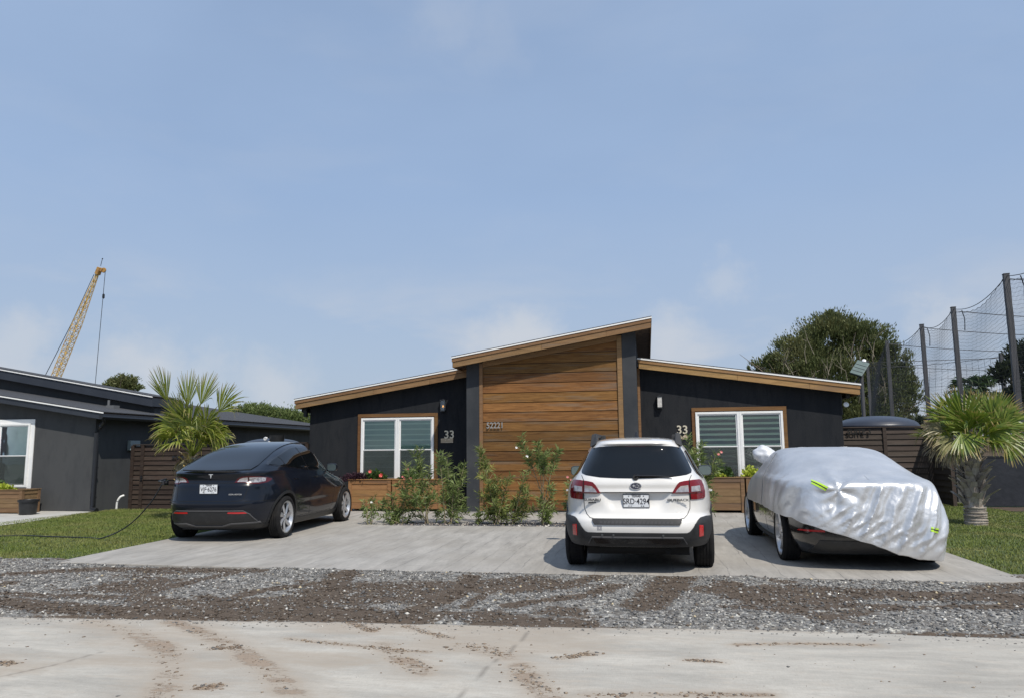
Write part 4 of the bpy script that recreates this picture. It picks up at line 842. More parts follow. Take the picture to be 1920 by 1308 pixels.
def oleander(bpx, tips, label, seed, Y=14.95, flowers=(), lm=None, L_=.15, dens=1., low=.25, group='oleander shrubs in the planting bed'):
    r = np.random.RandomState(seed); base = at(*bpx, Y); base.z = 0; root = empty('oleander_shrub', base, 0, label, 'shrub', group); b = MB(); C_, D_ = [], []
    for tp_ in tips:
        e = at(tp_[0], tp_[1], Y+r.uniform(-.3, .3))-base; e = np.array(e); b0 = np.array([r.uniform(-.08, .08), r.uniform(-.08, .08), 0]); mid = b0*.45+e*.55; mid[2] = e[2]*.62; mid[:2] = b0[:2]+(e[:2]-b0[:2])*(tp_[2] if len(tp_) > 2 else .45)
        pts = [b0*(1-u)**2+2*u*(1-u)*mid+e*u*u for u in np.linspace(0, 1, 9)]; b.tube([tuple(q) for q in pts], [.010*(1-.75*u)+.001 for u in np.linspace(0, 1, 9)], 5)
        H = np.linalg.norm(e); lo = tp_[3] if len(tp_) > 3 else low; brs = [(pts, lo, 1.)]
        for k in range(int(2+H*3.6)):
            u = r.uniform(.35, .9); i = int(u*8); d = unit(pts[min(i+1, 8)]-pts[i]+r.randn(3)*.28+[0, 0, .15]); l_ = r.uniform(.14, .34)*min(1, H); q0 = pts[i]; e2 = q0+d*l_; b.tube([tuple(q0), tuple(e2)], [.005, .002], 4)
            if u > lo: brs.append(([q0, (q0+e2)/2, e2], .2, .8))
        for (pp, l0, sc_) in brs:
            pp = np.array(pp); seg = np.linalg.norm(np.diff(pp, axis=0), axis=1).sum(); nn_ = max(5, int(seg/.034*dens))
            for q in range(nn_):
                u = l0+(1-l0)*(q+.5)/nn_; x = u*(len(pp)-1); i = min(int(x), len(pp)-2); P0 = pp[i]+(pp[i+1]-pp[i])*(x-i); ax = unit(pp[i+1]-pp[i])
                for w_ in range(3):
                    o = unit(np.cross(ax, r.randn(3))); d = unit(ax*r.uniform(.15, 1.1)+o*.95+[0, 0, -.10]); C_.append(P0+d*L_*.5*sc_*.9); D_.append(d)
    b.build('stems', m_stem, root, True); C_ = np.array(C_); npmesh('foliage', leaves(C_, np.array(D_), L_, .0195, r), 4, lm or m_ole, root)
    if flowers:
        for (fx, fy) in flowers[1:]:
            f1 = MB()
            for k in range(2): flower(f1, at(fx+k*1., fy+k*.6, Y-.12)-base, .026, r)
            f1.build('flower', m_fw if flowers[0] == 'w' else m_fp, root)
    return root
oleander((690, 978), [(680, 936), (702, 928), (712, 940), (690, 950)], 'small oleander sprig with a white bloom next to the navy car front wheel', 1, 14.75, ('w', (696, 940)), L_=.09, low=.1)
oleander((748, 985), [(733, 922), (716, 938), (760, 915), (703, 965), (775, 935), (790, 962), (722, 962), (745, 950), (738, 975)], 'wide low oleander with many stems in front of the left planter', 2, low=.1)
oleander((800, 980), [(786, 838, .75), (762, 868, .8), (805, 872, .6), (745, 905, .7), (790, 905), (812, 920), (770, 925)], 'tall oleander leaning left across the left window', 3, low=.3, lm=m_ole)
oleander((842, 982), [(838, 852, .4), (872, 868, .5), (822, 848, .3), (852, 905), (870, 930), (830, 930), (848, 955), (880, 958), (820, 962)], 'tall bushy oleander beside the left column of the bay', 4, low=.25)
oleander((896, 980), [(888, 962), (905, 960), (896, 952), (912, 970)], 'tiny dark oleander tuft at the foot of the left column', 5, L_=.08, low=.05)
oleander((930, 982), [(898, 838, .35, .62), (910, 880, .5), (932, 892), (958, 890, .4), (895, 922), (948, 925), (925, 940), (905, 950), (945, 955), (915, 915)], 'broad oleander in front of the wood cladding with one long stem reaching up left', 6, lm=m_ole2, low=.15, dens=1.1)
oleander((958, 984), [(985, 888, .5), (970, 930), (998, 955, .6, .5), (975, 960), (955, 950), (945, 970), (992, 925, .6)], 'yellowish oleander low against the wood cladding', 7, lm=m_ole2, low=.1)
oleander((1022, 982), [(975, 828, .35, .62), (1008, 828, .2, .62), (1048, 842, .35, .66), (1020, 848, .2, .62), (1035, 905, .5), (1012, 930), (1040, 940), (1028, 955), (1010, 965)], 'tall oleander with a bare pale stem and spreading top in front of the wood cladding', 8, low=.2, flowers=('w', (968, 838), (988, 854)))
oleander((1084, 982), [(1066, 900, .5), (1076, 925), (1062, 940), (1082, 950), (1090, 900)], 'oleander with pink blooms just left of the white car', 9, low=.15, flowers=('p', (1064, 893), (1070, 898)))
oleander((1295, 975), [(1270, 822, .4), (1290, 815, .3), (1318, 828, .5), (1345, 845, .5), (1352, 862, .5), (1330, 880, .6), (1342, 925, .7), (1300, 850, .3), (1325, 905, .6), (1310, 842, .4)], 'tall oleander with pink buds showing right of the white car', 10, 15.0, low=.3, flowers=('p', (1352, 846), (1347, 850)))

# ------------------------------------------------------------ flowers in the planters
def bushy(name, c, R_, n, ls, m, label, cat, seed, fl=None, up=.3, group=None, stemm=None):
    r = np.random.RandomState(seed); c = Vector(c); root = empty(name, c, 0, label, cat, group); R_ = np.array(R_, float)
    d = unit(r.randn(n, 3)); d[:, 2] = abs(d[:, 2]); P_ = d*R_*(r.rand(n, 1)**.45)*(.75+.5*r.rand(n, 1)); D_ = d+r.randn(n, 3)*.5+[0, 0, up]
    npmesh('foliage', leaves(P_, D_, ls[0], ls[1], r), 4, m, root); b = MB()
    for k in range(8): q = P_[r.randint(n)]; b.tube([(q[0]*.2, q[1]*.2, -.05), tuple(q*.6), tuple(q)], [.006, .004, .002], 5)
    b.build('stems', stemm or m_stem, root)
    if fl:
        for (x, z, s) in fl[1]:
            f1 = MB()
            for k in range(3): flower(f1, (x+r.randn()*s*.15, -R_[1]*.8-.01*k, z+r.randn()*s*.15), s, r)
            f1.build('flower', fl[0], root)
    return root
m_purp = leafmat('purple_leaf', (.030, .012, .022), (.075, .035, .05)); m_gl = leafmat('glossy_leaf', (.035, .075, .022), (.09, .15, .04), rough=.35); m_lime = leafmat('lime_leaf', (.30, .38, .03), (.50, .55, .08))
m_red = mat('coral_petals', (.75, .10, .08), .55, var=(30, (.85, .25, .2), .5, .6))
q = at(668, 890, 18.1); bushy('foliage_plant', (q.x, 18.1, .74), (.40, .2, .20), 1500, (.055, .04), m_purp, 'dark purple leafy plant spilling over the left window planter', 'plant', 1)
q = at(704, 890, 18.15); bushy('flowering_plant', (q.x, 18.15, .74), (.30, .16, .24), 900, (.065, .045), m_gl, 'glossy green plant with coral blooms in the left planter beside the purple plant', 'plant', 2, (m_red, [(-.08, .24, .045), (.20, .14, .055), (-.05, .04, .03)]))
q = at(768, 890, 18.15); bushy('flowering_plant', (q.x, 18.15, .74), (.24, .16, .25), 800, (.065, .045), m_gl, 'glossy green plant with pink blooms under the right pane of the left window', 'plant', 3, (m_fp, [(-.0, .27, .04), (.06, .05, .045), (-.07, .04, .045), (-.13, .10, .03)]))
q = at(1342, 890, 18.1); bushy('foliage_plant', (q.x, 18.1, .77), (.26, .15, .15), 500, (.06, .05), m_lime, 'lime green trailing plant in the planter right of the white car', 'plant', 4)
q = at(1358, 880, 18.2); bushy('foliage_plant', (q.x, 18.2, .78), (.22, .14, .24), 700, (.065, .05), m_gl, 'dark green leafy plant behind the lime plant in the right planter', 'plant', 5)
q = at(1406, 868, 18.2); bushy('foliage_plant', (q.x, 18.2, .78), (.2, .14, .24), 500, (.07, .05), m_lime, 'lime green plant peeping over the covered car bonnet', 'plant', 6)
q = at(4, 915, 17.0); bushy('foliage_plant', (q.x, 17.0, .56), (.36, .2, .17), 900, (.06, .045), m_lime, 'bright lime trailing plant in the neighbour planter at the left edge', 'plant', 7)
q = at(-4, 905, 17.1); bushy('foliage_plant', (q.x-.1, 17.12, .6), (.3, .15, .24), 500, (.07, .05), m_gl, 'dark green leafy plant behind the lime plant at the left edge', 'plant', 8)

# ------------------------------------------------------------ far trees
def pxtree(name, Y, basepx, blobs, **k):
    base = at(*basepx, Y); base.z = 0; D = float(np.dot(np.array(base)-[0, 0, EYE], _fw)); bl = []
    for (x, y, rx, ry) in blobs:
        c = at(x, y, Y)-base; bl.append(((c.x, c.y+random.Random(x).uniform(-.2, .2)*rx/FOC*D, c.z), (rx/FOC*D, rx/FOC*D*.8, ry/FOC*D)))
    hh = k.pop('h'); return tree(name, base, hh, bl, k.pop('nleaf'), k.pop('leafsz'), k.pop('lm'), k.pop('bm'), k.pop('label'), k.pop('cat'), k.pop('seed'), **k)
m_cas = leafmat('evergreen_needles', (.055, .075, .025), (.15, .175, .065), (.45, (.18, .18, .075), .48, .68), .6)
m_far = leafmat('shrub_leaf', (.09, .13, .04), (.20, .25, .085), None, .6)
m_dk = leafmat('dark_leaf', (.018, .028, .014), (.05, .065, .03), None, .6)
big = pxtree('evergreen_tree', 60, (1580, 840), [(1560, 640, 75, 55), (1500, 672, 62, 45), (1610, 650, 60, 48), (1450, 702, 44, 40), (1655, 690, 50, 48), (1540, 710, 90, 50), (1630, 740, 70, 60), (1690, 760, 38, 60), (1425, 735, 36, 30), (1560, 600, 34, 18), (1500, 770, 80, 45), (1600, 790, 90, 40), (1690, 710, 30, 30), (1416, 690, 14, 12)],
       h=12, nleaf=100000, leafsz=(.26, .075), lm=m_cas, bm=bark2, label='large rounded dark evergreen tree behind the right wing of the house', cat='tree', seed=4, trunk_r=.42, updir=1.3, nlimb=46, clump=.27)
r = np.random.RandomState(12); b = MB()
for k in range(34):
    px, py = r.uniform(1440, 1640), r.uniform(672, 775); p0 = np.array(at(px, py, 60))-np.array(big.location)
    if ((px-1545)/120)**2+((py-725)/70)**2 > 1: continue
    p0[1] -= r.uniform(2.0, 5.0); d = np.array([r.randn()*.25, -.15, 1.]); l_ = r.uniform(.8, 2.2); p1 = p0+d*l_*.5+r.randn(3)*.12; p2 = p0+d*l_+r.randn(3)*.25
    b.tube([tuple(p0), tuple(p1), tuple(p2)], [.024, .017, .007], 5)
    for j in range(2): q = p1+(p2-p1)*r.rand(); b.tube([tuple(q), tuple(q+d*.5+r.randn(3)*.3)], [.012, .005], 4)
b.build('bare_twigs', mat('pale_twigs', (.30, .26, .20), .9), big)
pxtree('evergreen_tree', 58, (228, 840), [(228, 722, 30, 17), (208, 722, 14, 12), (248, 726, 14, 12)], h=6, nleaf=5000, leafsz=(.26, .10), lm=m_cas, bm=bark, label='dark rounded treetop showing above the neighbour roof beside the left palm', cat='tree', seed=5, clump=.4)
pxtree('shrubby_tree', 34, (505, 840), [(490, 785, 36, 26), (540, 792, 36, 24), (460, 782, 26, 24), (560, 784, 22, 18), (475, 764, 18, 12), (440, 778, 14, 16), (582, 795, 18, 22), (520, 776, 20, 12)], h=4, nleaf=15000, leafsz=(.13, .045), lm=m_far, bm=bark2, label='pale green airy shrub trees behind the neighbour roof between the two houses', cat='tree', seed=6, updir=.9, clump=.5, trunk_r=.12, nlimb=22)
pxtree('evergreen_tree', 40, (1925, 840), [(1890, 700, 30, 30), (1935, 680, 40, 45), (1925, 760, 45, 50), (1895, 775, 25, 35)], h=8, nleaf=14000, leafsz=(.22, .09), lm=m_dk, bm=bark, label='very dark evergreen tree behind the net at the right edge', cat='tree', seed=7, clump=.4)
pxtree('shrubby_tree', 46, (1745, 850), [(1740, 800, 30, 22), (1780, 812, 40, 20), (1840, 800, 40, 26)], h=3, nleaf=7000, leafsz=(.18, .08), lm=m_dk, bm=bark, label='dark low bushes beyond the right fence behind the palm crown', cat='tree', seed=8, clump=.5, trunk_r=.1)
for i, (px, py, lab) in enumerate([(1815, 728, 'distant fan palm with dark crown behind the net, left of the pair'), (1842, 733, 'distant fan palm with dark crown behind the net, right of the pair')]):
    c = at(px, py, 36); rt = empty('palm_tree', (c.x, 36, 0), 0, lab, 'palm', 'distant palms behind the net'); b = MB(); b.tube([(0, 0, 0), (.05, 0, c.z*.5), (0, 0, c.z)], [.2, .16, .15], 10); b.build('trunk', bark, rt, True); F_ = Fans(20+i)
    for k in range(22):
        a = k*2.4; el = -.3+1.5*F_.r.rand(); d = np.array([math.cos(a)*math.cos(el), math.sin(a)*math.cos(el), math.sin(el)]); F_.fan((0, 0, c.z-.1), np.array([0, 0, c.z])+d*.4, d, np.cross(np.cross(d, [0, 0, 1.]), d)+.1, .55, 80, .4, 0, 14, .1)
    F_.build('crown', palmleafmat('palm_frond_dark', (.03, .07, .02), (.07, .12, .035), (.1, .09, .05)), rt)

# ------------------------------------------------------------ sports netting on posts
m_post = mat('weathered_steel_post', (.062, .064, .072), .75, var=(2, (.085, .085, .092), .4, .7)); m_net = mat('black_net_cord', (.03, .034, .042), .8)
PT = [gp(x, y, 7.) for x, y in [(1886, 515), (1787, 577), (1728, 609), (1663, 640), (1626, 677)]]
d0 = PT[0]-PT[1]; PT = [PT[0]+d0*1.1]+PT
for i, p_ in enumerate(PT):
    b = MB(); b.box(-.085, .085, -.085, .085, -.1, 7); b.box(-.095, .095, -.095, .095, 7, 7.03); o = b.build('net_post', m_post, None, bevel=.008); o.location = (p_.x, p_.y, 0); o.rotation_euler = (0, 0, rad(-8))
    tag(o, ['tall dark post of the net beyond the right frame edge', 'tallest dark net post, rising above the right palm', 'second dark net post, above the left side of the right palm', 'third dark net post, between the evergreen and the palm', 'fourth dark net post, in front of the evergreen tree', 'most distant dark net post, beside the tilted light panel'][i], 'post', 'tall dark posts carrying the net')
def netwall(name, pts, zt, zb, cell, sag, rd, label):
    b = []
    def seg(a, c, w):
        a, c = np.array(a), np.array(c); d = unit(c-a); s = unit(np.cross(d, [0.3, 1, .2]))*w; n = np.cross(d, s)
        for u, v in ((s, n), (n*.5-s*.8, None), (-n*.5-s*.8, None)): pass
        q = [s, -s*.5+n*.87, -s*.5-n*.87]
        for k in range(3): b.append([a+q[k], a+q[(k+1) % 3], c+q[(k+1) % 3], c+q[k]])
    r = np.random.RandomState(3)
    for (p0, p1) in zip(pts[:-1], pts[1:]):
        L_ = (Vector(p1)-Vector(p0)).length; nc = max(2, int(L_/cell)); nz = int((zt-zb)/cell/1.4)
        def P_(i, j):
            u, v = i/nc, j/nz; sg = 4*u*(1-u)*sag; scal = .05*abs(math.sin(u*math.pi*9)); z = zb+(zt-sg-scal*v-zb)*v
            return np.array([p0[0]+(p1[0]-p0[0])*u+.12*math.sin(v*5+u*4), p0[1]+(p1[1]-p0[1])*u, z-.05*math.sin(u*19)*v*(1-v)])
        for i in range(nc+1):
            for j in range(nz): seg(P_(i, j), P_(i, j+1), rd)
        for j in range(nz+1):
            for i in range(nc): seg(P_(i, j), P_(i+1, j), rd*(2.6 if j == nz else 1))
    o = npmesh(name, np.array(b), 4, m_net); tag(o, label, 'net'); return o
netwall('safety_net', [(p_.x, p_.y) for p_ in PT], 6.85, .8, .10, .34, .0036, 'black sports net hanging between the tall posts at the right')
EN = [gp(1700, 670, 7.), gp(1877, 664, 7.)]; EY_ = EN[1].y
netwall('safety_net', [(PT[-1].x+.2, PT[-1].y+3), (EN[1].x, EY_), (EN[1].x+14, EY_)], 6.9, .8, .34, .15, .008, 'far end wall of black sports net behind the distant post')
b = MB(); b.box(-.11, .11, -.11, .11, -.1, 7.1); o = b.build('net_post', m_post, None, bevel=.01); o.location = (EN[1].x, EY_, 0); tag(o, 'short looking far dark post left of the tallest net post, before the dark tree', 'post', 'tall dark posts carrying the net')
b = MB()
for i, p_ in enumerate(PT[1:]):
    a = Vector((p_.x+.1, p_.y, 6.85)); c = Vector((p_.x+16, p_.y+1.5, 6.6)); b.tube([a+(c-a)*u+Vector((0, 0, -.9*4*u*(1-u)*.5)) for u in [k/10 for k in range(11)]], .016, 5)
a, c = Vector((PT[-1].x, PT[-1].y, 6.9)), Vector((EN[1].x+14, EY_, 6.9)); b.tube([a, c], .02, 5)
for p0, p1 in zip(PT[:-1], PT[1:]): b.tube([Vector((p0.x, p0.y, 6.95)).lerp(Vector((p1.x, p1.y, 6.95)), u)+Vector((0, 0, -.36*4*u*(1-u))) for u in [k/12 for k in range(13)]], .014, 5)
for p0, p1 in zip(PT[:-1], PT[1:]):
    q = Vector((p0.x, p0.y, 6.7)).lerp(Vector((p1.x, p1.y, 6.7)), .82); b.tube([q, q+Vector((.08, 0, -.35)), q+Vector((.05, 0, -.8))], .018, 5)
o = b.build('support_cable', m_black, None); tag(o, 'thin dark cables strung between and across the tall net posts', 'cable')
# tilted light panel on a pole
q = at(1613, 690, 27); rt = empty('area_light', (q.x, 27, 0), 0, 'pole light with a tilted green grey panel at the right end of the roof', 'street lamp')
b = MB(); b.tube([(-.02, 0, 0), (.02, 0, q.z-.2)], .06, 10); b.build('pole', m_post, rt, True)
MM = Matrix.Translation((-.03, -.05, q.z))@Matrix.Rotation(rad(-30), 4, 'Z')@Matrix.Rotation(rad(22), 4, 'Y')@Matrix.Rotation(rad(52), 4, 'X')
b = MB(); b.box(-.20, .20, -.30, .30, -.03, .03, M=MM); b.build('housing', mat('pale_green_metal', (.13, .18, .175), .5, var=(4, (.10, .14, .135), .4, .6)), rt, bevel=.01)
b = MB(); [b.box(-.185, .185, y, y+.012, .031, .037, M=MM) for y in (-.17, -.03, .11)]; b.box(-.20, .20, -.31, -.24, -.06, -.031, M=MM); b.tube([(0, 0, q.z-.25), (-.25, -.1, q.z-.5)], .02, 6); b.build('panel_ribs', m_black, rt)
b = MB(); b.lathe([(0, 0), (.07, 0), (.06, .05), (0, .07)], 12, M=MM@Matrix.Translation((0, .33, 0))); b.build('sensor', m_white, rt, True)

# ------------------------------------------------------------ crawler crane
CY = 115; A = at(106, 703, CY); T_ = at(183, 513, CY); d = (T_-A).normalized(); G0 = A-d*((A.z-1.5)/d.z)
rt = empty('crane', (G0.x, CY, 0), 0, 'yellow lattice boom crane leaning over the neighbour roof in the distance', 'crane'); G0l = Vector((0, 0, 1.5)); Tl = T_-Vector((G0.x, CY, 0)); Lb = (Tl-G0l).length
ex = Vector((0, 1, 0)).cross(d).normalized(); ey = d.cross(ex).normalized(); b = MB(); r = random.Random(1)
m_cr = mat('faded_crane_yellow', (.60, .38, .09), .7, var=(.6, (.56, .46, .28), .48, .65), var2=(.9, (.30, .15, .07), .58, .7)); m_crh = mat('crane_yellow', (.45, .26, .06), .65, var=(1.5, (.28, .14, .05), .42, .6))
def half(u):   # half width along the boom
    return .55*min(1, .15+u*8)*(1 if u < .72 else 1-(u-.72)/.28*.72)
def cp(u, k): s1, s2 = ((-1, -1), (1, -1), (1, 1), (-1, 1))[k]; w_ = half(u); return G0l+d*(Lb*u)+ex*(s1*w_)+ey*(s2*w_*.9)
n = 34
for k in range(4): b.tube([cp(i/n, k) for i in range(n+1)], .075, 5)
for i in range(n):
    for k in range(4):
        k2 = (k+1) % 4; b.tube([cp(i/n, k), cp((i+1)/n, k2)], .045, 4); b.tube([cp(i/n, k2), cp((i+1)/n, k)], .03, 4) if i % 2 else None; b.tube([cp(i/n, k), cp(i/n, k2)], .04, 4)
b.build('boom', m_cr, rt)
b = MB(); hM = Matrix.Translation(Tl)@Matrix((ex, ey, d)).transposed().to_4x4(); b.box(-.30, .34, -.4, .4, -.2, 1.1, M=hM); b.box(.2, .75, -.3, .3, .5, 1.15, M=hM); b.lathe([(.0, -.12), (.45, -.12), (.45, .12), (0, .12)], 16, axis='x', M=hM@Matrix.Translation((.9, 0, .9))@Matrix.Rotation(rad(90), 4, 'Z')); b.build('boom_head', m_crh, rt, bevel=.05)
b = MB(); b.tube([Tl+d*1.4, Tl+d*2.6-ex*.2], .05, 5); b.lathe([(0, -.15), (.14, 0), (0, .15)], 8, M=Matrix.Translation(Tl+d*2.7-ex*.2)); b.build('antenna', m_black, rt)
b = MB(); h0 = Tl+d*.9+ex*1.25; b.tube([h0, Vector((h0.x-.9, h0.y, 3))], .05, 5); b.lathe([(0, -.5), (.2, -.3), (.2, .3), (0, .5)], 8, M=Matrix.Translation((h0.x-.05, h0.y, h0.z-4.5))); b.build('hoist_cable', m_black, rt)
b = MB(); p0 = Tl+d*.3-ex*.6; b.tube([p0-d*(Lb*.28)-ex*.4, G0l-ex*2.6+Vector((0, 0, 2))], .06, 5); b.tube([p0-d*(Lb*.02), p0-d*(Lb*.3)-ex*.5], .05, 5); b.build('pendant_cable', m_black, rt)
b = MB(); b.box(-5, 2, -1.8, 1.8, 1.2, 3.6); b.box(-.5, 2.2, -2.6, -1.85, 1.3, 3.8); b.build('crane_cab', m_crh, rt, bevel=.1); b = MB(); [b.box(-4, 3, s_*2.2-.5, s_*2.2+.5, 0, 1.15) for s_ in (-1, 1)]; b.build('tracks', m_blk, rt, bevel=.3)
# ------------------------------------------------------------ cars
def paint(name, col, rough=.35, metal=.0, coat=1., flake=None, spec=.5):
    return mat(name, col, rough, metal, spec, coat, var=(1.5, flake or tuple(min(1, c*1.12+.001) for c in col), .4, .7))
m_tyre = mat('tyre_rubber', (.011, .011, .012), .9, spec=.25, var=(9, (.022, .021, .020), .45, .75), bump=(90, .3)); m_clad2 = mat('grey_black_cladding', (.022, .023, .025), .62, var=(6, (.04, .04, .042), .45, .75), bump=(300, .2, .002))
m_cglass = mat('tinted_car_glass', (.004, .005, .006), .03, spec=.5); m_trimblk = mat('gloss_black_trim', (.008, .008, .010), .18, coat=.5); m_under = mat('underbody_black', (.008, .008, .008), .9)
m_alu = mat('machined_alloy', (.60, .61, .63), .28, .75, var=(6, (.45, .46, .48), .4, .7)); m_alud = mat('dark_alloy', (.10, .105, .11), .35, .5); m_chrome = mat('chrome', (.75, .76, .78), .12, 1.)
m_redl = mat('red_lens', (.15, .003, .005), .12, coat=.35, spec=.4, var=(25, (.18, .004, .008), .45, .6)); m_redd = mat('dark_red_lens', (.07, .003, .005), .12, coat=.4); m_clr = mat('clear_lens', (.46, .44, .44), .12, .35, coat=1., var=(14, (.30, .27, .27), .40, .6)); m_refl = mat('red_reflector', (.45, .012, .015), .2, coat=1., bump=(400, .4, .002))
m_gap = mat('panel_gap', (.004, .004, .004), .9); m_plate = mat('plate_white', (.68, .70, .72), .5, var=(30, (.58, .61, .65), .45, .65)); m_ink = mat('plate_ink', (.012, .012, .02), .6)

def shell(name, c, r, n, m, parent, mg=None, tilt=0.):
    """rounded box mirror shell with a glass facing backwards"""
    b = MB(); k1, k2 = 18, 28; v = []
    sg = lambda q, p: math.copysign(abs(q)**p, q)
    for i in range(k1+1):
        a = -math.pi/2+math.pi*i/k1
        for j in range(k2): t_ = 2*math.pi*j/k2; v.append(Vector((r[0]*sg(math.cos(t_), n)*sg(math.cos(a), n), r[1]*sg(math.sin(a), .75), r[2]*sg(math.sin(t_), n)*sg(math.cos(a), n))))
    v = [Vector((p.x*(1-.25*max(0, p.y/r[1])), max(p.y, -r[1]*.55), p.z*(1-.3*max(0, p.y/r[1]))))+Vector(c) for p in v]
    b.add(v, [(i*k2+j, i*k2+(j+1) % k2, (i+1)*k2+(j+1) % k2, (i+1)*k2+j) for i in range(k1) for j in range(k2)]); o = b.build(name, m, parent, True, sharp=50)
    b = MB(); q = [Vector((c[0]+r[0]*.86*sg(math.cos(t_), n), c[1]-r[1]*.55-.003, c[2]+r[2]*.84*sg(math.sin(t_), n))) for t_ in [2*math.pi*j/32 for j in range(32)]]; b.prism(q, (0, .004, 0)); b.build('mirror_glass', mat('mirror_glass', (.18, .23, .23), .08, .7), o); return o
class Car:
    def __init__(s, K, ym, arc=7., bump=None, nr=70, nf=46):
        z = K['z']; s.f = {k: pchip(z, K[k]) for k in K if k != 'z'}; s.ym = ym; s.z0, s.z1 = z[0], z[-1]; s.bump = bump
        def table(n, N_, w, l, warp):   # equal arc length angles of a reference superellipse quadrant
            a = np.linspace(0, math.pi/2, 4000); x = w*np.sin(a)**(2/n); y = -l*np.cos(a)**(2/n); L_ = np.r_[0, np.cumsum(np.hypot(np.diff(x), np.diff(y)))]; u = np.linspace(0, 1, N_)**warp; return np.interp(u*L_[-1], L_, a)
        zr = K.get('zref', .7) if False else .7
        s.ar = table(float(s.f['nR'](zr)), nr, float(s.f['w'](zr)), ym-float(s.f['yR'](zr)), 1.12); s.af = table(float(s.f['nF'](zr)), nf, float(s.f['w'](zr)), float(s.f['yF'](zr))-ym, 1.)
        q = [(a, -1, 1) for a in s.ar]+[(a, 1, 1) for a in s.af[::-1][1:]]; s.ring = q+[(a, e, -1) for a, e, _ in q[::-1][1:-1]]
    def pos(s, z, a, e, sd):
        z = np.asarray(z, float); f = s.f; w_ = f['w'](z); n = f['nR'](z) if e < 0 else f['nF'](z); l = (s.ym-f['yR'](z)) if e < 0 else (f['yF'](z)-s.ym)
        x = sd*w_*np.sin(a)**(2/n); y = s.ym+e*l*np.cos(a)**(2/n)
        if s.bump: x, y, z = s.bump(x, y, z)
        return np.stack([x, y, z+0*x], -1)
    def mesh(s, zs):
        cols = [s.pos(zs, *q) for q in s.ring]; V = np.stack(cols, 1); nz, n = V.shape[:2]; V = V.reshape(-1, 3)
        Fc = [(i*n+k, i*n+(k+1) % n, (i+1)*n+(k+1) % n, (i+1)*n+k) for i in range(nz-1) for k in range(n)]+[list(range(n))[::-1], list(range((nz-1)*n, nz*n))]
        return V, Fc
def bvh_of(V, Fc): return BVHTree.FromPolygons([tuple(p) for p in V], Fc)
AX = {'rear': (Vector((0, 1, 0)), lambda u, v: Vector((u, -6, v))), 'right': (Vector((-1, 0, 0)), lambda u, v: Vector((4, u, v))), 'left': (Vector((1, 0, 0)), lambda u, v: Vector((-4, u, v))), 'top': (Vector((0, 0, -1)), lambda u, v: Vector((u, v, 4))), 'front': (Vector((0, -1, 0)), lambda u, v: Vector((u, 8, v)))}
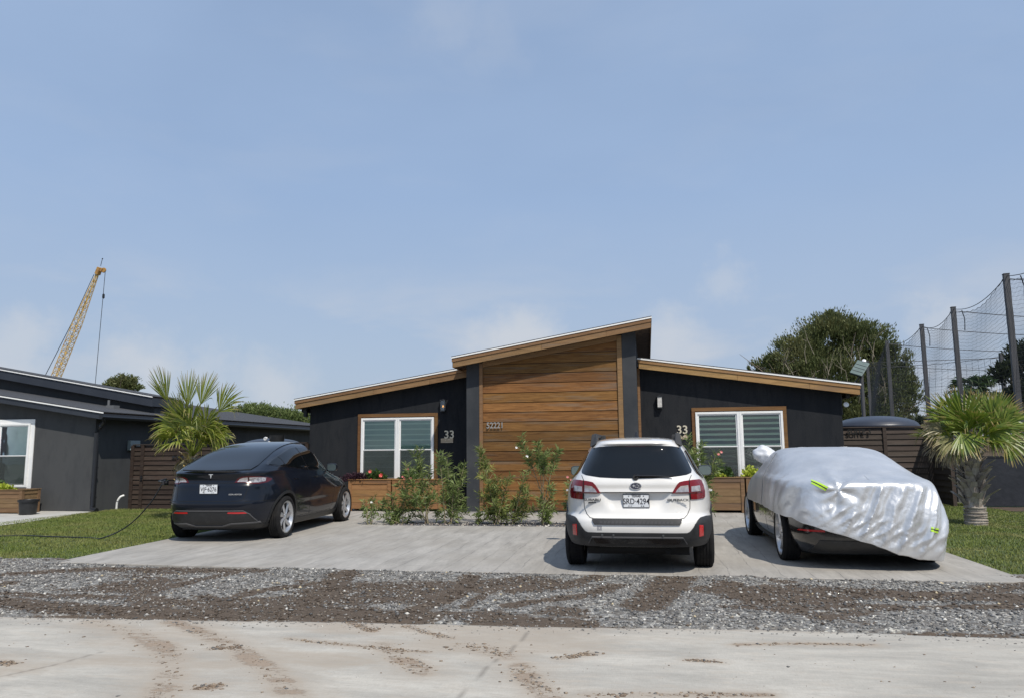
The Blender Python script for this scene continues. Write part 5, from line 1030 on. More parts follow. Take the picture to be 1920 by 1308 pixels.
def patch(name, bvh, poly, axis, m, parent, off=.003, th=.012, res=.035, smooth_pts=0, edge=.02, mb=None, mi=0, sm=0):
    poly = [Vector((p[0], p[1])) for p in (crom([(p[0], p[1], 0) for p in poly], smooth_pts, True) if smooth_pts else poly)]
    P_ = []
    for i, p in enumerate(poly):
        q = poly[(i+1) % len(poly)]; k = max(1, int((q-p).length/edge))
        for j in range(k): P_.append(p.lerp(q, j/k))
    nb_ = len(P_); xs = [p.x for p in P_]; ys_ = [p.y for p in P_]
    def inside(x, y):
        c = False
        for i in range(nb_):
            a, d = P_[i], P_[i-1]
            if (a.y > y) != (d.y > y) and x < (d.x-a.x)*(y-a.y)/(d.y-a.y)+a.x: c = not c
        return c
    I = []; x = min(xs)+res*.5
    while x < max(xs):
        y = min(ys_)+res*.5
        while y < max(ys_):
            if inside(x, y) and min((Vector((x, y))-b_).length_squared for b_ in P_) > (res*.35)**2: I.append(Vector((x, y)))
            y += res
        x += res
    vo, eo, fo, _, _, _ = geometry.delaunay_2d_cdt(P_+I, [(i, (i+1) % nb_) for i in range(nb_)], [], 1, 1e-6)
    d, og = AX[axis]; V = []; NN = []; bad = []
    for p in vo:
        h = bvh.ray_cast(og(p.x, p.y), d)
        if h[0] is None: bad.append(len(V)); V.append(None); NN.append(-d)
        else:
            V.append(h[0]); n_ = h[1].copy()
            for ju, jv in ((.025, 0), (-.025, 0), (0, .025), (0, -.025)):
                g = bvh.ray_cast(og(p.x+ju, p.y+jv), d)
                if g[0] is not None and g[1].dot(h[1]) > .6: n_ += g[1]
            NN.append(n_.normalized())
    good = [i for i, v in enumerate(V) if v is not None]
    for i in bad:
        j = min(good, key=lambda g: (vo[g]-vo[i]).length_squared); o = og(vo[i].x, vo[i].y); V[i] = o+d*((V[j]-o).dot(d)); NN[i] = NN[j]
    if sm < 0:   # smooth glass: least squares surface over the hits
        hx = np.array([p.x for p in vo]); hy = np.array([p.y for p in vo]); hz_ = np.array([v.dot(d) for v in V]); sx_, my = np.abs(hx).max(), hy.mean(); sy_ = np.ptp(hy)/2
        Am = np.stack([(hx/sx_)**(2*i)*((hy-my)/sy_)**j for i in range(4) for j in range(7)], 1); fit = Am@np.linalg.lstsq(Am, hz_, rcond=None)[0]
        V = [v+d*(float(q)-v.dot(d)) for v, q in zip(V, fit)]; NN = [-d]*len(V)
    if sm > 0:
        nbr = [set() for _ in V]
        for f in fo:
            for a in f: nbr[a].update(f)
        dd = [v.dot(d) for v in V]
        for _ in range(sm): dd = [sum(dd[j] for j in nbr[i])/max(1, len(nbr[i])) if i >= nb_ else dd[i] for i in range(len(V))]
        V = [v+d*(q-v.dot(d)) for v, q in zip(V, dd)]
    T_ = [v+n*off for v, n in zip(V, NN)]; B_ = [v-n*th for v, n in zip(V, NN)]; k = len(V)
    Fc = []
    from collections import Counter
    ec = Counter()
    for f in fo:
        f = list(f); nrm = (T_[f[1]]-T_[f[0]]).cross(T_[f[2]]-T_[f[0]])
        if nrm.dot(-d) < 0: f = f[::-1]
        Fc.append(tuple(f))
        for a, c in zip(f, f[1:]+f[:1]): ec[(a, c)] += 1
    for (a, c) in list(ec):
        if (c, a) not in ec: Fc.append((a, a+k, c+k, c))
    if mb is not None: mb.add(T_+B_, Fc, mi); return None
    o = meshobj(name, T_+B_, Fc, m, parent, True, sharp=40); return o
def mirror(p): return [(-x, y) for x, y in p][::-1]
def line(p, w):
    """thin ribbon polygon along an open polyline"""
    p = [Vector(q) for q in p]; L_, R_ = [], []
    for i, q in enumerate(p):
        d = (p[min(i+1, len(p)-1)]-p[max(i-1, 0)]).normalized(); n = Vector((-d.y, d.x))*w*.5; L_.append(tuple(q+n)); R_.append(tuple(q-n))
    return L_+R_[::-1]
def cutwheels(V, Fc, ys_, r, x_in, name, mats, parent, zc=.35, zc_stretch=1.):
    o = meshobj(name, V, Fc, mats, None, True); cut = []
    for y in ys_:
        for sd in (-1, 1):
            b = MB(); b.lathe([(.0, x_in), (r, x_in), (r, 1.3), (0, 1.3)], 64, axis='x', M=Matrix.Translation((0, y, zc))@(Matrix.Scale(sd, 4, (1, 0, 0))))
            bm = bmesh.new(); me = bpy.data.meshes.new('c'); me.from_pydata([tuple(v) for v in b.v], [], b.f); bm.from_mesh(me); bmesh.ops.remove_doubles(bm, verts=bm.verts, dist=1e-5); bmesh.ops.recalc_face_normals(bm, faces=bm.faces); bm.to_mesh(me); bm.free(); me.materials.append(m_under)
            c = bpy.data.objects.new('c', me); S.collection.objects.link(c); cut.append(c); md_ = o.modifiers.new('b', 'BOOLEAN'); md_.object = c; md_.operation = 'DIFFERENCE'; md_.solver = 'EXACT'; md_.material_mode = 'TRANSFER'
    bm = bmesh.new(); bm.from_mesh(o.data); bmesh.ops.recalc_face_normals(bm, faces=bm.faces); bm.to_mesh(o.data); bm.free()
    dg = bpy.context.evaluated_depsgraph_get(); me = bpy.data.meshes.new_from_object(o.evaluated_get(dg)); o.modifiers.clear(); o.data = me; me.name = name; me.set_sharp_from_angle(angle=rad(38))
    for c in cut: bpy.data.objects.remove(c)
    if parent: o.parent = parent
    return o
def wheel(parent, x, y, R_, W, rr, style, side, m_r):
    """side: +1 right; outer face points to +x"""
    wr = empty('wheel', (x, y, R_), 0, parent=parent); s = side; F1 = Matrix.Scale(s, 4, (1, 0, 0)); h = W/2
    pr = [(rr-.012, -h*.86), (rr+.015, -h*.98), (R_-.06, -h*1.02), (R_-.018, -h*.93), (R_-.004, -h*.78)]
    for g in (-.5, -.17, .17, .5): pr += [(R_, g*h-.022*1.5), (R_, g*h-.006), (R_-.008, g*h-.005), (R_-.008, g*h+.005), (R_, g*h+.006)]
    pr += [(R_, h*.75), (R_-.018, h*.93), (R_-.045, h*1.0), (R_-.05, h*1.04), (rr+.02, h*1.02), (rr+.004, h*.93), (rr-.012, h*.80)]
    b = MB(); b.lathe(pr, 56, axis='x', M=F1, closed=True); b.build('tyre', m_tyre, wr, True, sharp=30)
    b = MB(); b.lathe([(rr-.004, -h*.85), (rr-.03, -h*.5), (rr-.035, h*.45), (rr-.012, h*.80), (rr+.004, h*.88), (rr+.004, h*.93), (rr-.012, h*.90), (rr-.024, h*.72), (rr-.045, h*.40), (rr-.045, -h*.4)], 56, axis='x', M=F1)
    b.lathe([(.0, -h*.1), (rr-.04, -h*.1)], 40, axis='x', M=F1, mi=2)
    b.lathe([(.0, h*.80), (.025, h*.80), (.034, h*.74), (.06, h*.62), (.07, h*.2)], 28, axis='x', M=F1)
    n = {'turbine': 7, 'twin': 5, 'multi': 9}[style]
    for k in range(n):
        for j in ((-1, 1) if style == 'twin' else (0,)):
            a = 2*math.pi*k/n; wa = {'turbine': .235, 'twin': .085, 'multi': .10}[style]; tw = {'turbine': .22, 'twin': j*.17, 'multi': .34}[style]
            v = []
            for rr_, ww, dx, ta in ((.045, .022, h*.70, 0), (rr*.45, .032 if style != 'turbine' else .04, h*.66, tw*.35), (rr-.025, wa*rr*.62, h*.72, tw)):
                ang = a+ta+(j*.12 if style == 'twin' else 0)
                c_, s_ = math.cos(ang), math.sin(ang); t_ = Vector((0, -s_, c_)); q = Vector((0, c_*rr_, s_*rr_))
                v += [q-t_*ww+Vector((dx-.012, 0, 0)), q+Vector((dx+.004, 0, 0)), q+t_*ww+Vector((dx-.012, 0, 0)), q+Vector((dx-.05, 0, 0))]
            v = [F1@p_ for p_ in v]
            b.add(v, [(i_*4+q_, i_*4+(q_+1) % 4, (i_+1)*4+(q_+1) % 4, (i_+1)*4+q_) for i_ in range(2) for q_ in range(4)]+[(8, 9, 10, 11)], 1 if style == 'multi' and k % 1 else 0)
    b.build('rim', [m_r, m_alud, m_under], wr, True, sharp=30)
    return wr
def plate(parent, bvh, x, z, w_, h_, word, num, m_back=None):
    og, d = Vector((x, -6, z)), Vector((0, 1, 0)); h = bvh.ray_cast(og, d); y = min(bvh.ray_cast(Vector((x+sx_*w_*.5, -6, z+sz_*h_*.5)), d)[0].y for sx_ in (-1, 0, 1) for sz_ in (-1, 0, 1))-.008
    b = MB(); b.box(x-w_/2, x+w_/2, y-.004, y+.004, z-h_/2, z+h_/2); o = b.build('number_plate', m_plate, parent, bevel=.004)
    f = MB(); t_ = .006; f.box(x-w_/2-.002, x+w_/2+.002, y-.007, y-.0045, z+h_/2-t_, z+h_/2+.002); f.box(x-w_/2-.002, x+w_/2+.002, y-.007, y-.0045, z-h_/2-.002, z-h_/2+t_*.6); f.box(x-w_/2-.002, x-w_/2+t_*.6, y-.007, y-.0045, z-h_/2, z+h_/2); f.box(x+w_/2-t_*.6, x+w_/2+.002, y-.007, y-.0045, z-h_/2, z+h_/2); f.build('plate_frame', m_alud, o)
    text('plate_number', num, h_*.62, (x, y-.006, z-h_*.06), RX, m_ink, o, .0006, sx=.80, off=.0007); text('plate_word', word, h_*.24, (x, y-.006, z+h_*.36), RX, m_ink, o, .0006, off=.001)
    for sx_ in (-1, 1):
        b = MB(); c = Vector((x+sx_*w_*.28, y-.0062, z+h_*.36)); b.add([c+Vector((math.sin(k*.628), 0, math.cos(k*.628)))*(h_*(.065 if k % 2 == 0 else .028)) for k in range(10)], [tuple(range(10))]); b.build('plate_star', m_ink, o)
    b = MB(); [b.box(x+q*w_, x+q*w_+.012, y-.0064, y-.0055, z-h_*.42, z-h_*.36) for q in (-.3, -.22, .18, .26)]; b.build('plate_marks', m_ink, o); return y

# ---- white wagon, seen from behind
PW = paint('pearl_white_paint', (.70, .685, .655), .3); CO = (-.145, 10.0)
def bumpS(x, y, z):
    fl = np.exp(-((y-.0)/.46)**2)+np.exp(-((y-2.745)/.46)**2); x = x+np.sign(x)*.030*fl*np.exp(-((z-.74)/.20)**2)*(abs(x) > .6)
    x = x*(1-.055*sstep(.2, -.9, y)*sstep(1.0, 1.5, z))
    # ledge above the plate, recessed scoop below it
    ax_ = abs(x); m_ = sstep(.44, .34, ax_+(.955-z)*.45)*(y < -.5); y = y+m_*.052*sstep(.962, .948, z)*sstep(.70, .87, z)
    y = y+.012*(y < -.5)*np.exp(-((z-1.00)/.03)**2)*sstep(.75, .6, ax_)
    return x, y, z
KS = dict(z=[.24, .32, .44, .56, .635, .66, .70, .80, .90, .98, 1.05, 1.10, 1.14, 1.20, 1.30, 1.40, 1.47, 1.50, 1.53, 1.56, 1.585, 1.605, 1.62],
          yR=[-.66, -.80, -.875, -.90, -.885, -.86, -.815, -.80, -.805, -.815, -.81, -.795, -.775, -.735, -.66, -.575, -.53, -.525, -.56, -.52, -.40, -.18, .25],
          w=[.80, .86, .895, .905, .905, .90, .895, .895, .90, .895, .875, .85, .825, .785, .735, .68, .635, .61, .585, .555, .50, .40, .20],
          yF=[3.50, 3.58, 3.64, 3.66, 3.66, 3.65, 3.63, 3.55, 3.2, 2.75, 2.55, 2.45, 2.37, 2.25, 2.03, 1.80, 1.62, 1.54, 1.45, 1.34, 1.20, 1.0, .7],
          nR=[5, 5, 5.5, 5.5, 5.5, 5.5, 5, 5, 5, 5, 5, 5, 5, 5, 5, 5, 5, 5, 4.5, 4.5, 4, 3.5, 3], nF=[3.5, 3.5, 3.5, 3.5, 3.5, 3.3, 3.2, 3, 3, 3.2, 3.5, 3.5, 3.5, 3.5, 3.5, 3.5, 3.5, 3.5, 3.5, 3.3, 3, 3, 3])
zsS = np.unique(np.round(np.r_[np.arange(.33, 1.5, .022), .940, .948, .955, .962, .970, np.arange(1.5, 1.6, .009), 1.6, 1.606, 1.611, 1.615, 1.618, 1.62], 4))
c_ = Car(KS, 1.35, bump=bumpS); V, Fc = c_.mesh(zsS); bv = bvh_of(V, Fc)
car = empty('parked_car', (*CO, 0), rad(-.6), 'pearl white wagon with black roof rails parked on the stamped driveway, seen from behind', 'car', 'parked cars on the driveway')
cutwheels(V, Fc, (0, 2.745), .385, .62, 'body', [PW], car)
G_ = [(-.665, 1.205), (-.63, 1.30), (-.585, 1.41), (-.545, 1.475), (-.44, 1.494), (-.2, 1.505), (0, 1.507), (.2, 1.505), (.44, 1.494), (.545, 1.475), (.585, 1.41), (.63, 1.30), (.665, 1.205), (.655, 1.175), (.60, 1.155), (.42, 1.13), (.2, 1.12), (0, 1.117), (-.2, 1.12), (-.42, 1.13), (-.60, 1.155), (-.655, 1.175)]
gw = patch('rear_window', bv, G_, 'rear', m_cglass, car, .003)
patch('brake_light', bv, [(-.12, 1.488), (.12, 1.488), (.12, 1.498), (-.12, 1.498)], 'rear', m_redd, car, .007)
for s_ in (-1, 1):
    f = (lambda p: p) if s_ > 0 else mirror
    tl = patch('tail_lamp', bv, f([(.415, .945), (.440, .99), (.475, 1.045), (.505, 1.073), (.56, 1.083), (.66, 1.092), (.74, 1.094), (.768, 1.08), (.79, 1.02), (.802, .95), (.800, .892), (.785, .878), (.70, .872), (.632, .872), (.622, .945)]), 'rear', m_redl, car, .012, .03)
    patch('clear_insert', bv, f([(.455, .958), (.485, 1.0), (.515, 1.030), (.60, 1.036), (.605, .958)]), 'rear', m_clr, tl, .016, .01, .02)
    patch('reverse_insert', bv, f([(.635, .962), (.636, 1.022), (.735, 1.026), (.742, .965)]), 'rear', m_clr, tl, .016, .01, .02)
    patch('lens_seam', bv, f(line([(.621, .873), (.619, .98), (.615, 1.088)], .007)), 'rear', m_gap, tl, .0165, .01)
    patch('lens_rim', bv, f(line([(.418, .950), (.70, .950), (.76, .954)], .010)), 'rear', m_redd, tl, .0165, .01)
    # rear corner cladding, reflector
    patch('reflector', bv, f([(.70, .585), (.745, .580), (.745, .462), (.695, .458)]), 'rear', m_refl, car, .022, .01, .02)
    rm = MB(); v0 = [(.545, y, z) for y, z in ((-.18, 1.585), (0, 1.655), (.25, 1.672), (1.25, 1.668), (1.5, 1.605))]
    b = MB()
    for (xa, ya, za), (xb, yb, zb) in zip(v0[:-1], v0[1:]):
        b.add([(s_*(xa-.016-.0), ya, za-.03), (s_*(xa+.02), ya, za-.045), (s_*(xa+.012), ya, za), (s_*(xa-.02), ya, za), (s_*(xb-.016), yb, zb-.03), (s_*(xb+.02), yb, zb-.045), (s_*(xb+.012), yb, zb), (s_*(xb-.02), yb, zb)], [(0, 1, 5, 4), (1, 2, 6, 5), (2, 3, 7, 6), (3, 0, 4, 7)])
    b.prism([(s_*.488, -.30, 1.535), (s_*.572, -.30, 1.495), (s_*.558, -.12, 1.655), (s_*.498, -.12, 1.662)], (0, .34, 0)); b.prism([(s_*.475, 1.25, 1.55), (s_*.585, 1.25, 1.52), (s_*.565, 1.25, 1.66), (s_*.485, 1.25, 1.665)], (0, .22, 0))
    b.build('roof_rail', m_clad2, car, bevel=.008)
    mo = shell('door_mirror', (s_*.965, 1.98, 1.135), (.105, .085, .078), .55, m_trimblk, car); b = MB(); b.box(s_*.80, s_*.90, 1.96, 2.02, 1.075, 1.105); b.build('mirror_arm', m_trimblk, mo, bevel=.01)
    sd = 'right' if s_ > 0 else 'left'
    for pl in ([(-.42, 1.16), (-.36, 1.32), (-.22, 1.43), (.05, 1.45), (.12, 1.12), (-.3, 1.10)], [(.16, 1.12), (.10, 1.45), (.90, 1.47), (.94, 1.09)], [(.99, 1.09), (.95, 1.47), (1.30, 1.46), (1.62, 1.36), (2.05, 1.12), (1.9, 1.08)]): patch('side_window', bv, pl, sd, m_cglass, car, .003)
    mbd = MB()
    for ln in ([(.96, 1.06), (.97, .60), (.95, .40)], [(.05, 1.07), (.10, .85), (.38, .55)], [(1.95, 1.05), (1.98, .60), (1.9, .40)]): patch('x', bv, line(ln, .006), sd, m_gap, car, .0015, .005, mb=mbd)
    mbd.build('door_seam', m_gap, car)
    hb = MB(); [hb.tube([(s_*.915, y, .93), (s_*.93, y+.02, .93), (s_*.93, y+.2, .93), (s_*.915, y+.22, .93)], .012, 6) for y in (.15, 1.1)]; hb.build('door_handle', PW, car)
    for yy in (0, 2.745):   # arch cladding
        R1, R2 = .387, .45; pl = [(yy+R1*math.cos(a), .35+R1*math.sin(a)) for a in np.linspace(rad(-18), rad(198), 26)]+[(yy+R2*math.cos(a), .35+R2*math.sin(a)) for a in np.linspace(rad(198), rad(-18), 26)]
        pl = [(u, max(v, .345)) for u, v in pl]; patch('arch_cladding', bv, pl, sd, m_clad2, car, .010, .02)
    patch('sill_cladding', bv, [(.42, .34), (.40, .43), (2.33, .43), (2.31, .34)], sd, m_clad2, car, .010, .02)
    wheel(car, s_*.79, 0, .355, .225, .235, 'twin', s_, m_alu); wheel(car, s_*.79, 2.745, .355, .225, .235, 'twin', s_, m_alu)
mb = MB()
for ln in ([(-.622, .873), (-.617, .77), (-.585, .70), (-.545, .664), (-.50, .655), (.50, .655), (.545, .664), (.585, .70), (.617, .77), (.622, .873)], [(-.62, 1.09), (-.655, 1.15)], [(.62, 1.09), (.655, 1.15)]): patch('x', bv, line(ln, .007), 'rear', m_gap, car, .0018, .006, mb=mb)
mb.build('tailgate_seam', m_gap, car)
mb = MB(); patch('x', bv, line([(-.42, .95), (-.38, .957), (.38, .957), (.42, .95)], .007), 'rear', m_gap, car, .002, .006, mb=mb); mb.build('tailgate_handle_gap', m_gap, car)
st_ = patch('bumper_step', bv, [(-.515, .648), (.515, .648), (.515, .628), (.49, .588), (-.49, .588), (-.515, .628)], 'rear', m_clad2, car, .016, .02)
mb = MB(); [patch('x', bv, [(-.43+i*.045, .600), (-.40+i*.045, .600), (-.39+i*.045, .626), (-.42+i*.045, .626)], 'rear', m_gap, car, .0175, .004, mb=mb) for i in range(19)]; mb.build('step_ribs', mat('rib_grey', (.045, .045, .048), .6), st_)
CL = [(-.80, .668), (-.725, .66), (-.70, .64), (-.635, .55), (-.60, .512), (-.57, .50), (.57, .50), (.60, .512), (.635, .55), (.70, .64), (.725, .66), (.80, .668), (.872, .66), (.866, .342), (-.866, .342), (-.872, .66)]
cl_ = patch('bumper_cladding', bv, CL, 'rear', m_clad2, car, .014, .03)
for s_ in (-1, 1): patch('lamp_recess', bv, [(s_*.665, .600), (s_*.765, .603), (s_*.775, .445), (s_*.60, .430)] if s_ > 0 else [(s_*.60, .430), (s_*.775, .445), (s_*.765, .603), (s_*.665, .600)], 'rear', m_blk, cl_, .0165, .01)
patch('skid_plate', bv, [(-.52, .452), (.52, .452), (.47, .385), (-.47, .385)], 'rear', m_trimblk, cl_, .026, .02)
patch('skid_edge', bv, line([(-.56, .385), (-.52, .452), (.52, .452), (.56, .385)], .012), 'rear', mat('edge_grey', (.09, .09, .095), .5), cl_, .030, .02)
mb = MB()
for x, w_ in ((-.30, .07), (-.17, .05), (.40, .05)): mb.lathe([(0, -.003), (.012, -.003), (.012, .002), (0, .002)], 10, M=Matrix.Translation((x-.1, -.918, .475))@Matrix.Rotation(rad(90), 4, 'X'))
mb.build('parking_sensor', m_alud, cl_)
patch('tow_cover', bv, line([(-.46, .575), (-.46, .525), (-.405, .525), (-.405, .575), (-.46, .575)], .004), 'rear', mat('seam_grey', (.35, .35, .36), .5), car, .001, .004)
yb_ = plate(car, bv, 0, .858, .305, .153, 'TEXAS', 'SRD·4294')
# oval emblem with six stars
ey_ = bv.ray_cast(Vector((0, -6, 1.03)), Vector((0, 1, 0)))[0].y-.006
b = MB(); b.lathe([(.0, 0), (.068, 0), (.069, -.004), (.065, -.008), (.061, -.008), (.059, -.004), (.0, -.003)], 36, M=Matrix.Translation((0, ey_, 1.03))@Matrix.Diagonal((1, 1, .62, 1))@Matrix.Rotation(rad(90), 4, 'X')@Matrix.Scale(-1, 4, (0, 0, 1))); em = b.build('emblem', m_chrome, car, True)
b = MB(); b.lathe([(0, -.0036), (.059, -.0036), (.059, .0), (0, .0)], 36, M=Matrix.Translation((0, ey_-.002, 1.03))@Matrix.Diagonal((1, 1, .6, 1))@Matrix.Rotation(rad(90), 4, 'X')@Matrix.Scale(-1, 4, (0, 0, 1))); b.build('emblem_field', mat('emblem_blue', (.01, .015, .045), .2, coat=1.), em)
b = MB()
for x, z, s_ in ((-.022, .004, .024), (.018, .016, .011), (.034, .005, .011), (.0, -.012, .011), (.020, -.015, .011), (.038, -.010, .010)):
    c = Vector((x, ey_-.009, 1.03+z)); b.prism([c+Vector((math.sin(k*math.pi/4)*1.2, 0, math.cos(k*math.pi/4)*.8))*(s_ if k % 2 == 0 else s_*.3) for k in range(8)][::-1], (0, .003, 0))
b.build('emblem_stars', m_chrome, em)
tx = mat('badge_dark', (.07, .072, .078), .4, .2)
for nm, wd_, sz, x, z, sx_ in (('badge_lettering', 'SUBARU', .040, -.515, .868, 1.35), ('badge_lettering', 'OUTBACK', .038, .485, .868, 1.4)):
    y = min(bv.ray_cast(Vector((x+q, -6, z)), Vector((0, 1, 0)))[0].y for q in (-.09, 0, .09)); text(nm, wd_, sz, (x, y-.003, z), (rad(90), 0, 0), tx, car, .003, sx=sx_, off=.0012)
b = MB(); y = bv.ray_cast(Vector((-.5, -6, .835)), Vector((0, 1, 0)))[0].y; b.box(-.565, -.455, y-.006, y+.02, .829, .843); b.build('badge_bar', tx, car)
wy = lambda x, z: bv.ray_cast(Vector((x, -6, z)), Vector((0, 1, 0)))[0].y
b = MB(); b.tube([(0, wy(0, 1.125)-.02, 1.125), (0, wy(0, 1.15)-.03, 1.150), (.18, wy(.18, 1.148)-.03, 1.150), (.40, wy(.4, 1.138)-.02, 1.137)], [.024, .018, .012, .006], 8); b.box(0, .44, wy(.2, 1.14)-.022, wy(.2, 1.14)-.008, 1.133, 1.143); b.lathe([(0, -.03), (.035, -.025), (.035, .02), (0, .02)], 14, M=Matrix.Translation((0, wy(0, 1.125)-.0, 1.13))@Matrix.Rotation(rad(90), 4, 'X')); b.build('wiper', m_trimblk, car, True)
b = MB(); b.add([(-.032, .22, 1.60), (.032, .22, 1.60), (.014, .42, 1.615), (-.014, .42, 1.615), (-.007, .27, 1.695), (.007, .27, 1.695), (.004, .31, 1.69), (-.004, .31, 1.69)], [(0, 1, 5, 4), (1, 2, 6, 5), (2, 3, 7, 6), (3, 0, 4, 7), (4, 5, 6, 7)]); b.box(-.045, .045, .20, .44, 1.595, 1.622); b.build('antenna', m_trimblk, car, bevel=.006)
b = MB(); b.box(-.60, .60, -.60, 3.3, .22, .40); b.box(-.45, .45, -.72, -.5, .27, .36); b.tube([(.35, -.74, .27), (.35, -.2, .27)], .03, 12); b.tube([(-.7, 0, .33), (.7, 0, .33)], .04, 8); b.build('underbody', m_under, car)

# ---- navy electric crossover, three quarter rear view
PN = mat('midnight_navy_paint', (.0035, .0055, .011), .3, .0, .12, .7, var=(2, (.005, .0075, .015), .4, .7))
def bumpT(x, y, z):
    fl = np.exp(-((y-.0)/.50)**2)*1.1+np.exp(-((y-2.98)/.5)**2); x = x+np.sign(x)*.034*fl*np.exp(-((z-.78)/.19)**2)*(abs(x) > .55)
    x = x-np.sign(x)*.020*np.exp(-((y-1.5)/.75)**2)*np.exp(-((z-.55)/.16)**2)*(abs(x) > .55)
    # duck tail lip over the hatch panel
    y = y+.030*(y < -.3)*np.exp(-((z-1.0)/.055)**2)*sstep(.8, .6, abs(x))
    return x, y, z
KT = dict(z=[.20, .26, .34, .46, .53, .56, .64, .72, .85, .93, 1.00, 1.06, 1.10, 1.125, 1.15, 1.18, 1.22, 1.28, 1.36, 1.44, 1.52, 1.58, 1.62, 1.645, 1.655],
          yR=[-.62, -.76, -.84, -.885, -.90, -.915, -.92, -.895, -.865, -.855, -.835, -.825, -.835, -.84, -.80, -.70, -.57, -.385, -.14, .10, .38, .66, .92, 1.20, 1.35],
          w=[.84, .89, .93, .955, .96, .96, .965, .965, .96, .95, .935, .915, .90, .893, .886, .875, .858, .83, .792, .748, .69, .632, .55, .40, .25],
          yF=[3.75, 3.82, 3.86, 3.88, 3.88, 3.875, 3.87, 3.85, 3.74, 3.55, 3.25, 2.95, 2.75, 2.63, 2.53, 2.45, 2.36, 2.25, 2.10, 1.95, 1.80, 1.68, 1.58, 1.50, 1.45],
          nR=[4.4]*6+[4.4, 4.4, 4.4, 4.5, 4.6, 4.8, 5.0, 5.2, 5.5, 5.8, 6.3, 7.0, 7.0, 7.0, 6.5, 5.8, 5.0, 4.2, 3.6], nF=[3.2]*8+[2.9, 2.7, 2.6, 2.6, 2.6, 2.7, 2.8]+[3.0]*10)
zsT = np.unique(np.round(np.r_[np.arange(.20, .84, .02), np.arange(.84, 1.64, .006), 1.11, 1.12, 1.13, 1.145, 1.155, 1.165, 1.61, 1.63, 1.638, 1.645, 1.65, 1.653, 1.655], 4))
c_ = Car(KT, 1.45, bump=bumpT); V, Fc = c_.mesh(zsT); bv = bvh_of(V, Fc)
car = empty('parked_car', (-7.13, 12.40, 0), rad(2.8), 'midnight navy electric crossover charging beside the left lawn', 'car', 'parked cars on the driveway')
cutwheels(V, Fc, (0, 2.98), .405, .62, 'body', [PN], car, .36)
# glass hatch and roof
gp_ = [(-.60, -.66), (-.625, -.45), (-.60, -.1), (-.565, .35), (-.54, .8), (-.52, 1.25), (-.50, 1.55), (0, 1.62), (.50, 1.55), (.52, 1.25), (.54, .8), (.565, .35), (.60, -.1), (.625, -.45), (.60, -.66), (.45, -.71), (0, -.74), (-.45, -.71)]
patch('rear_glass', bv, gp_, 'top', m_cglass, car, .012, .03, .03, sm=-1)
patch('windscreen', bv, [(-.58, 1.66), (-.66, 1.95), (-.72, 2.3), (-.55, 2.5), (0, 2.58), (.55, 2.5), (.72, 2.3), (.66, 1.95), (.58, 1.66), (0, 1.72)], 'top', m_cglass, car, .009, .02, .03, sm=6)
b = MB()   # spoiler lip
n = 28; pv = []
for i in range(n+1):
    u = -1+2*i/n; x = .66*u; y0 = -.86+.19*abs(u)**2.6; z = 1.168-.035*abs(u)**2.5
    pv += [(x, y0+.17, z-.012), (x, y0+.02, z+.006), (x, y0-.012, z+.004), (x, y0+.0, z-.022), (x, y0+.12, z-.045)]
b.add(pv, [(i*5+k, i*5+(k+1) % 5, (i+1)*5+(k+1) % 5, (i+1)*5+k) for i in range(n) for k in range(5)]); b.build('spoiler', m_trimblk, car, True, sharp=50)
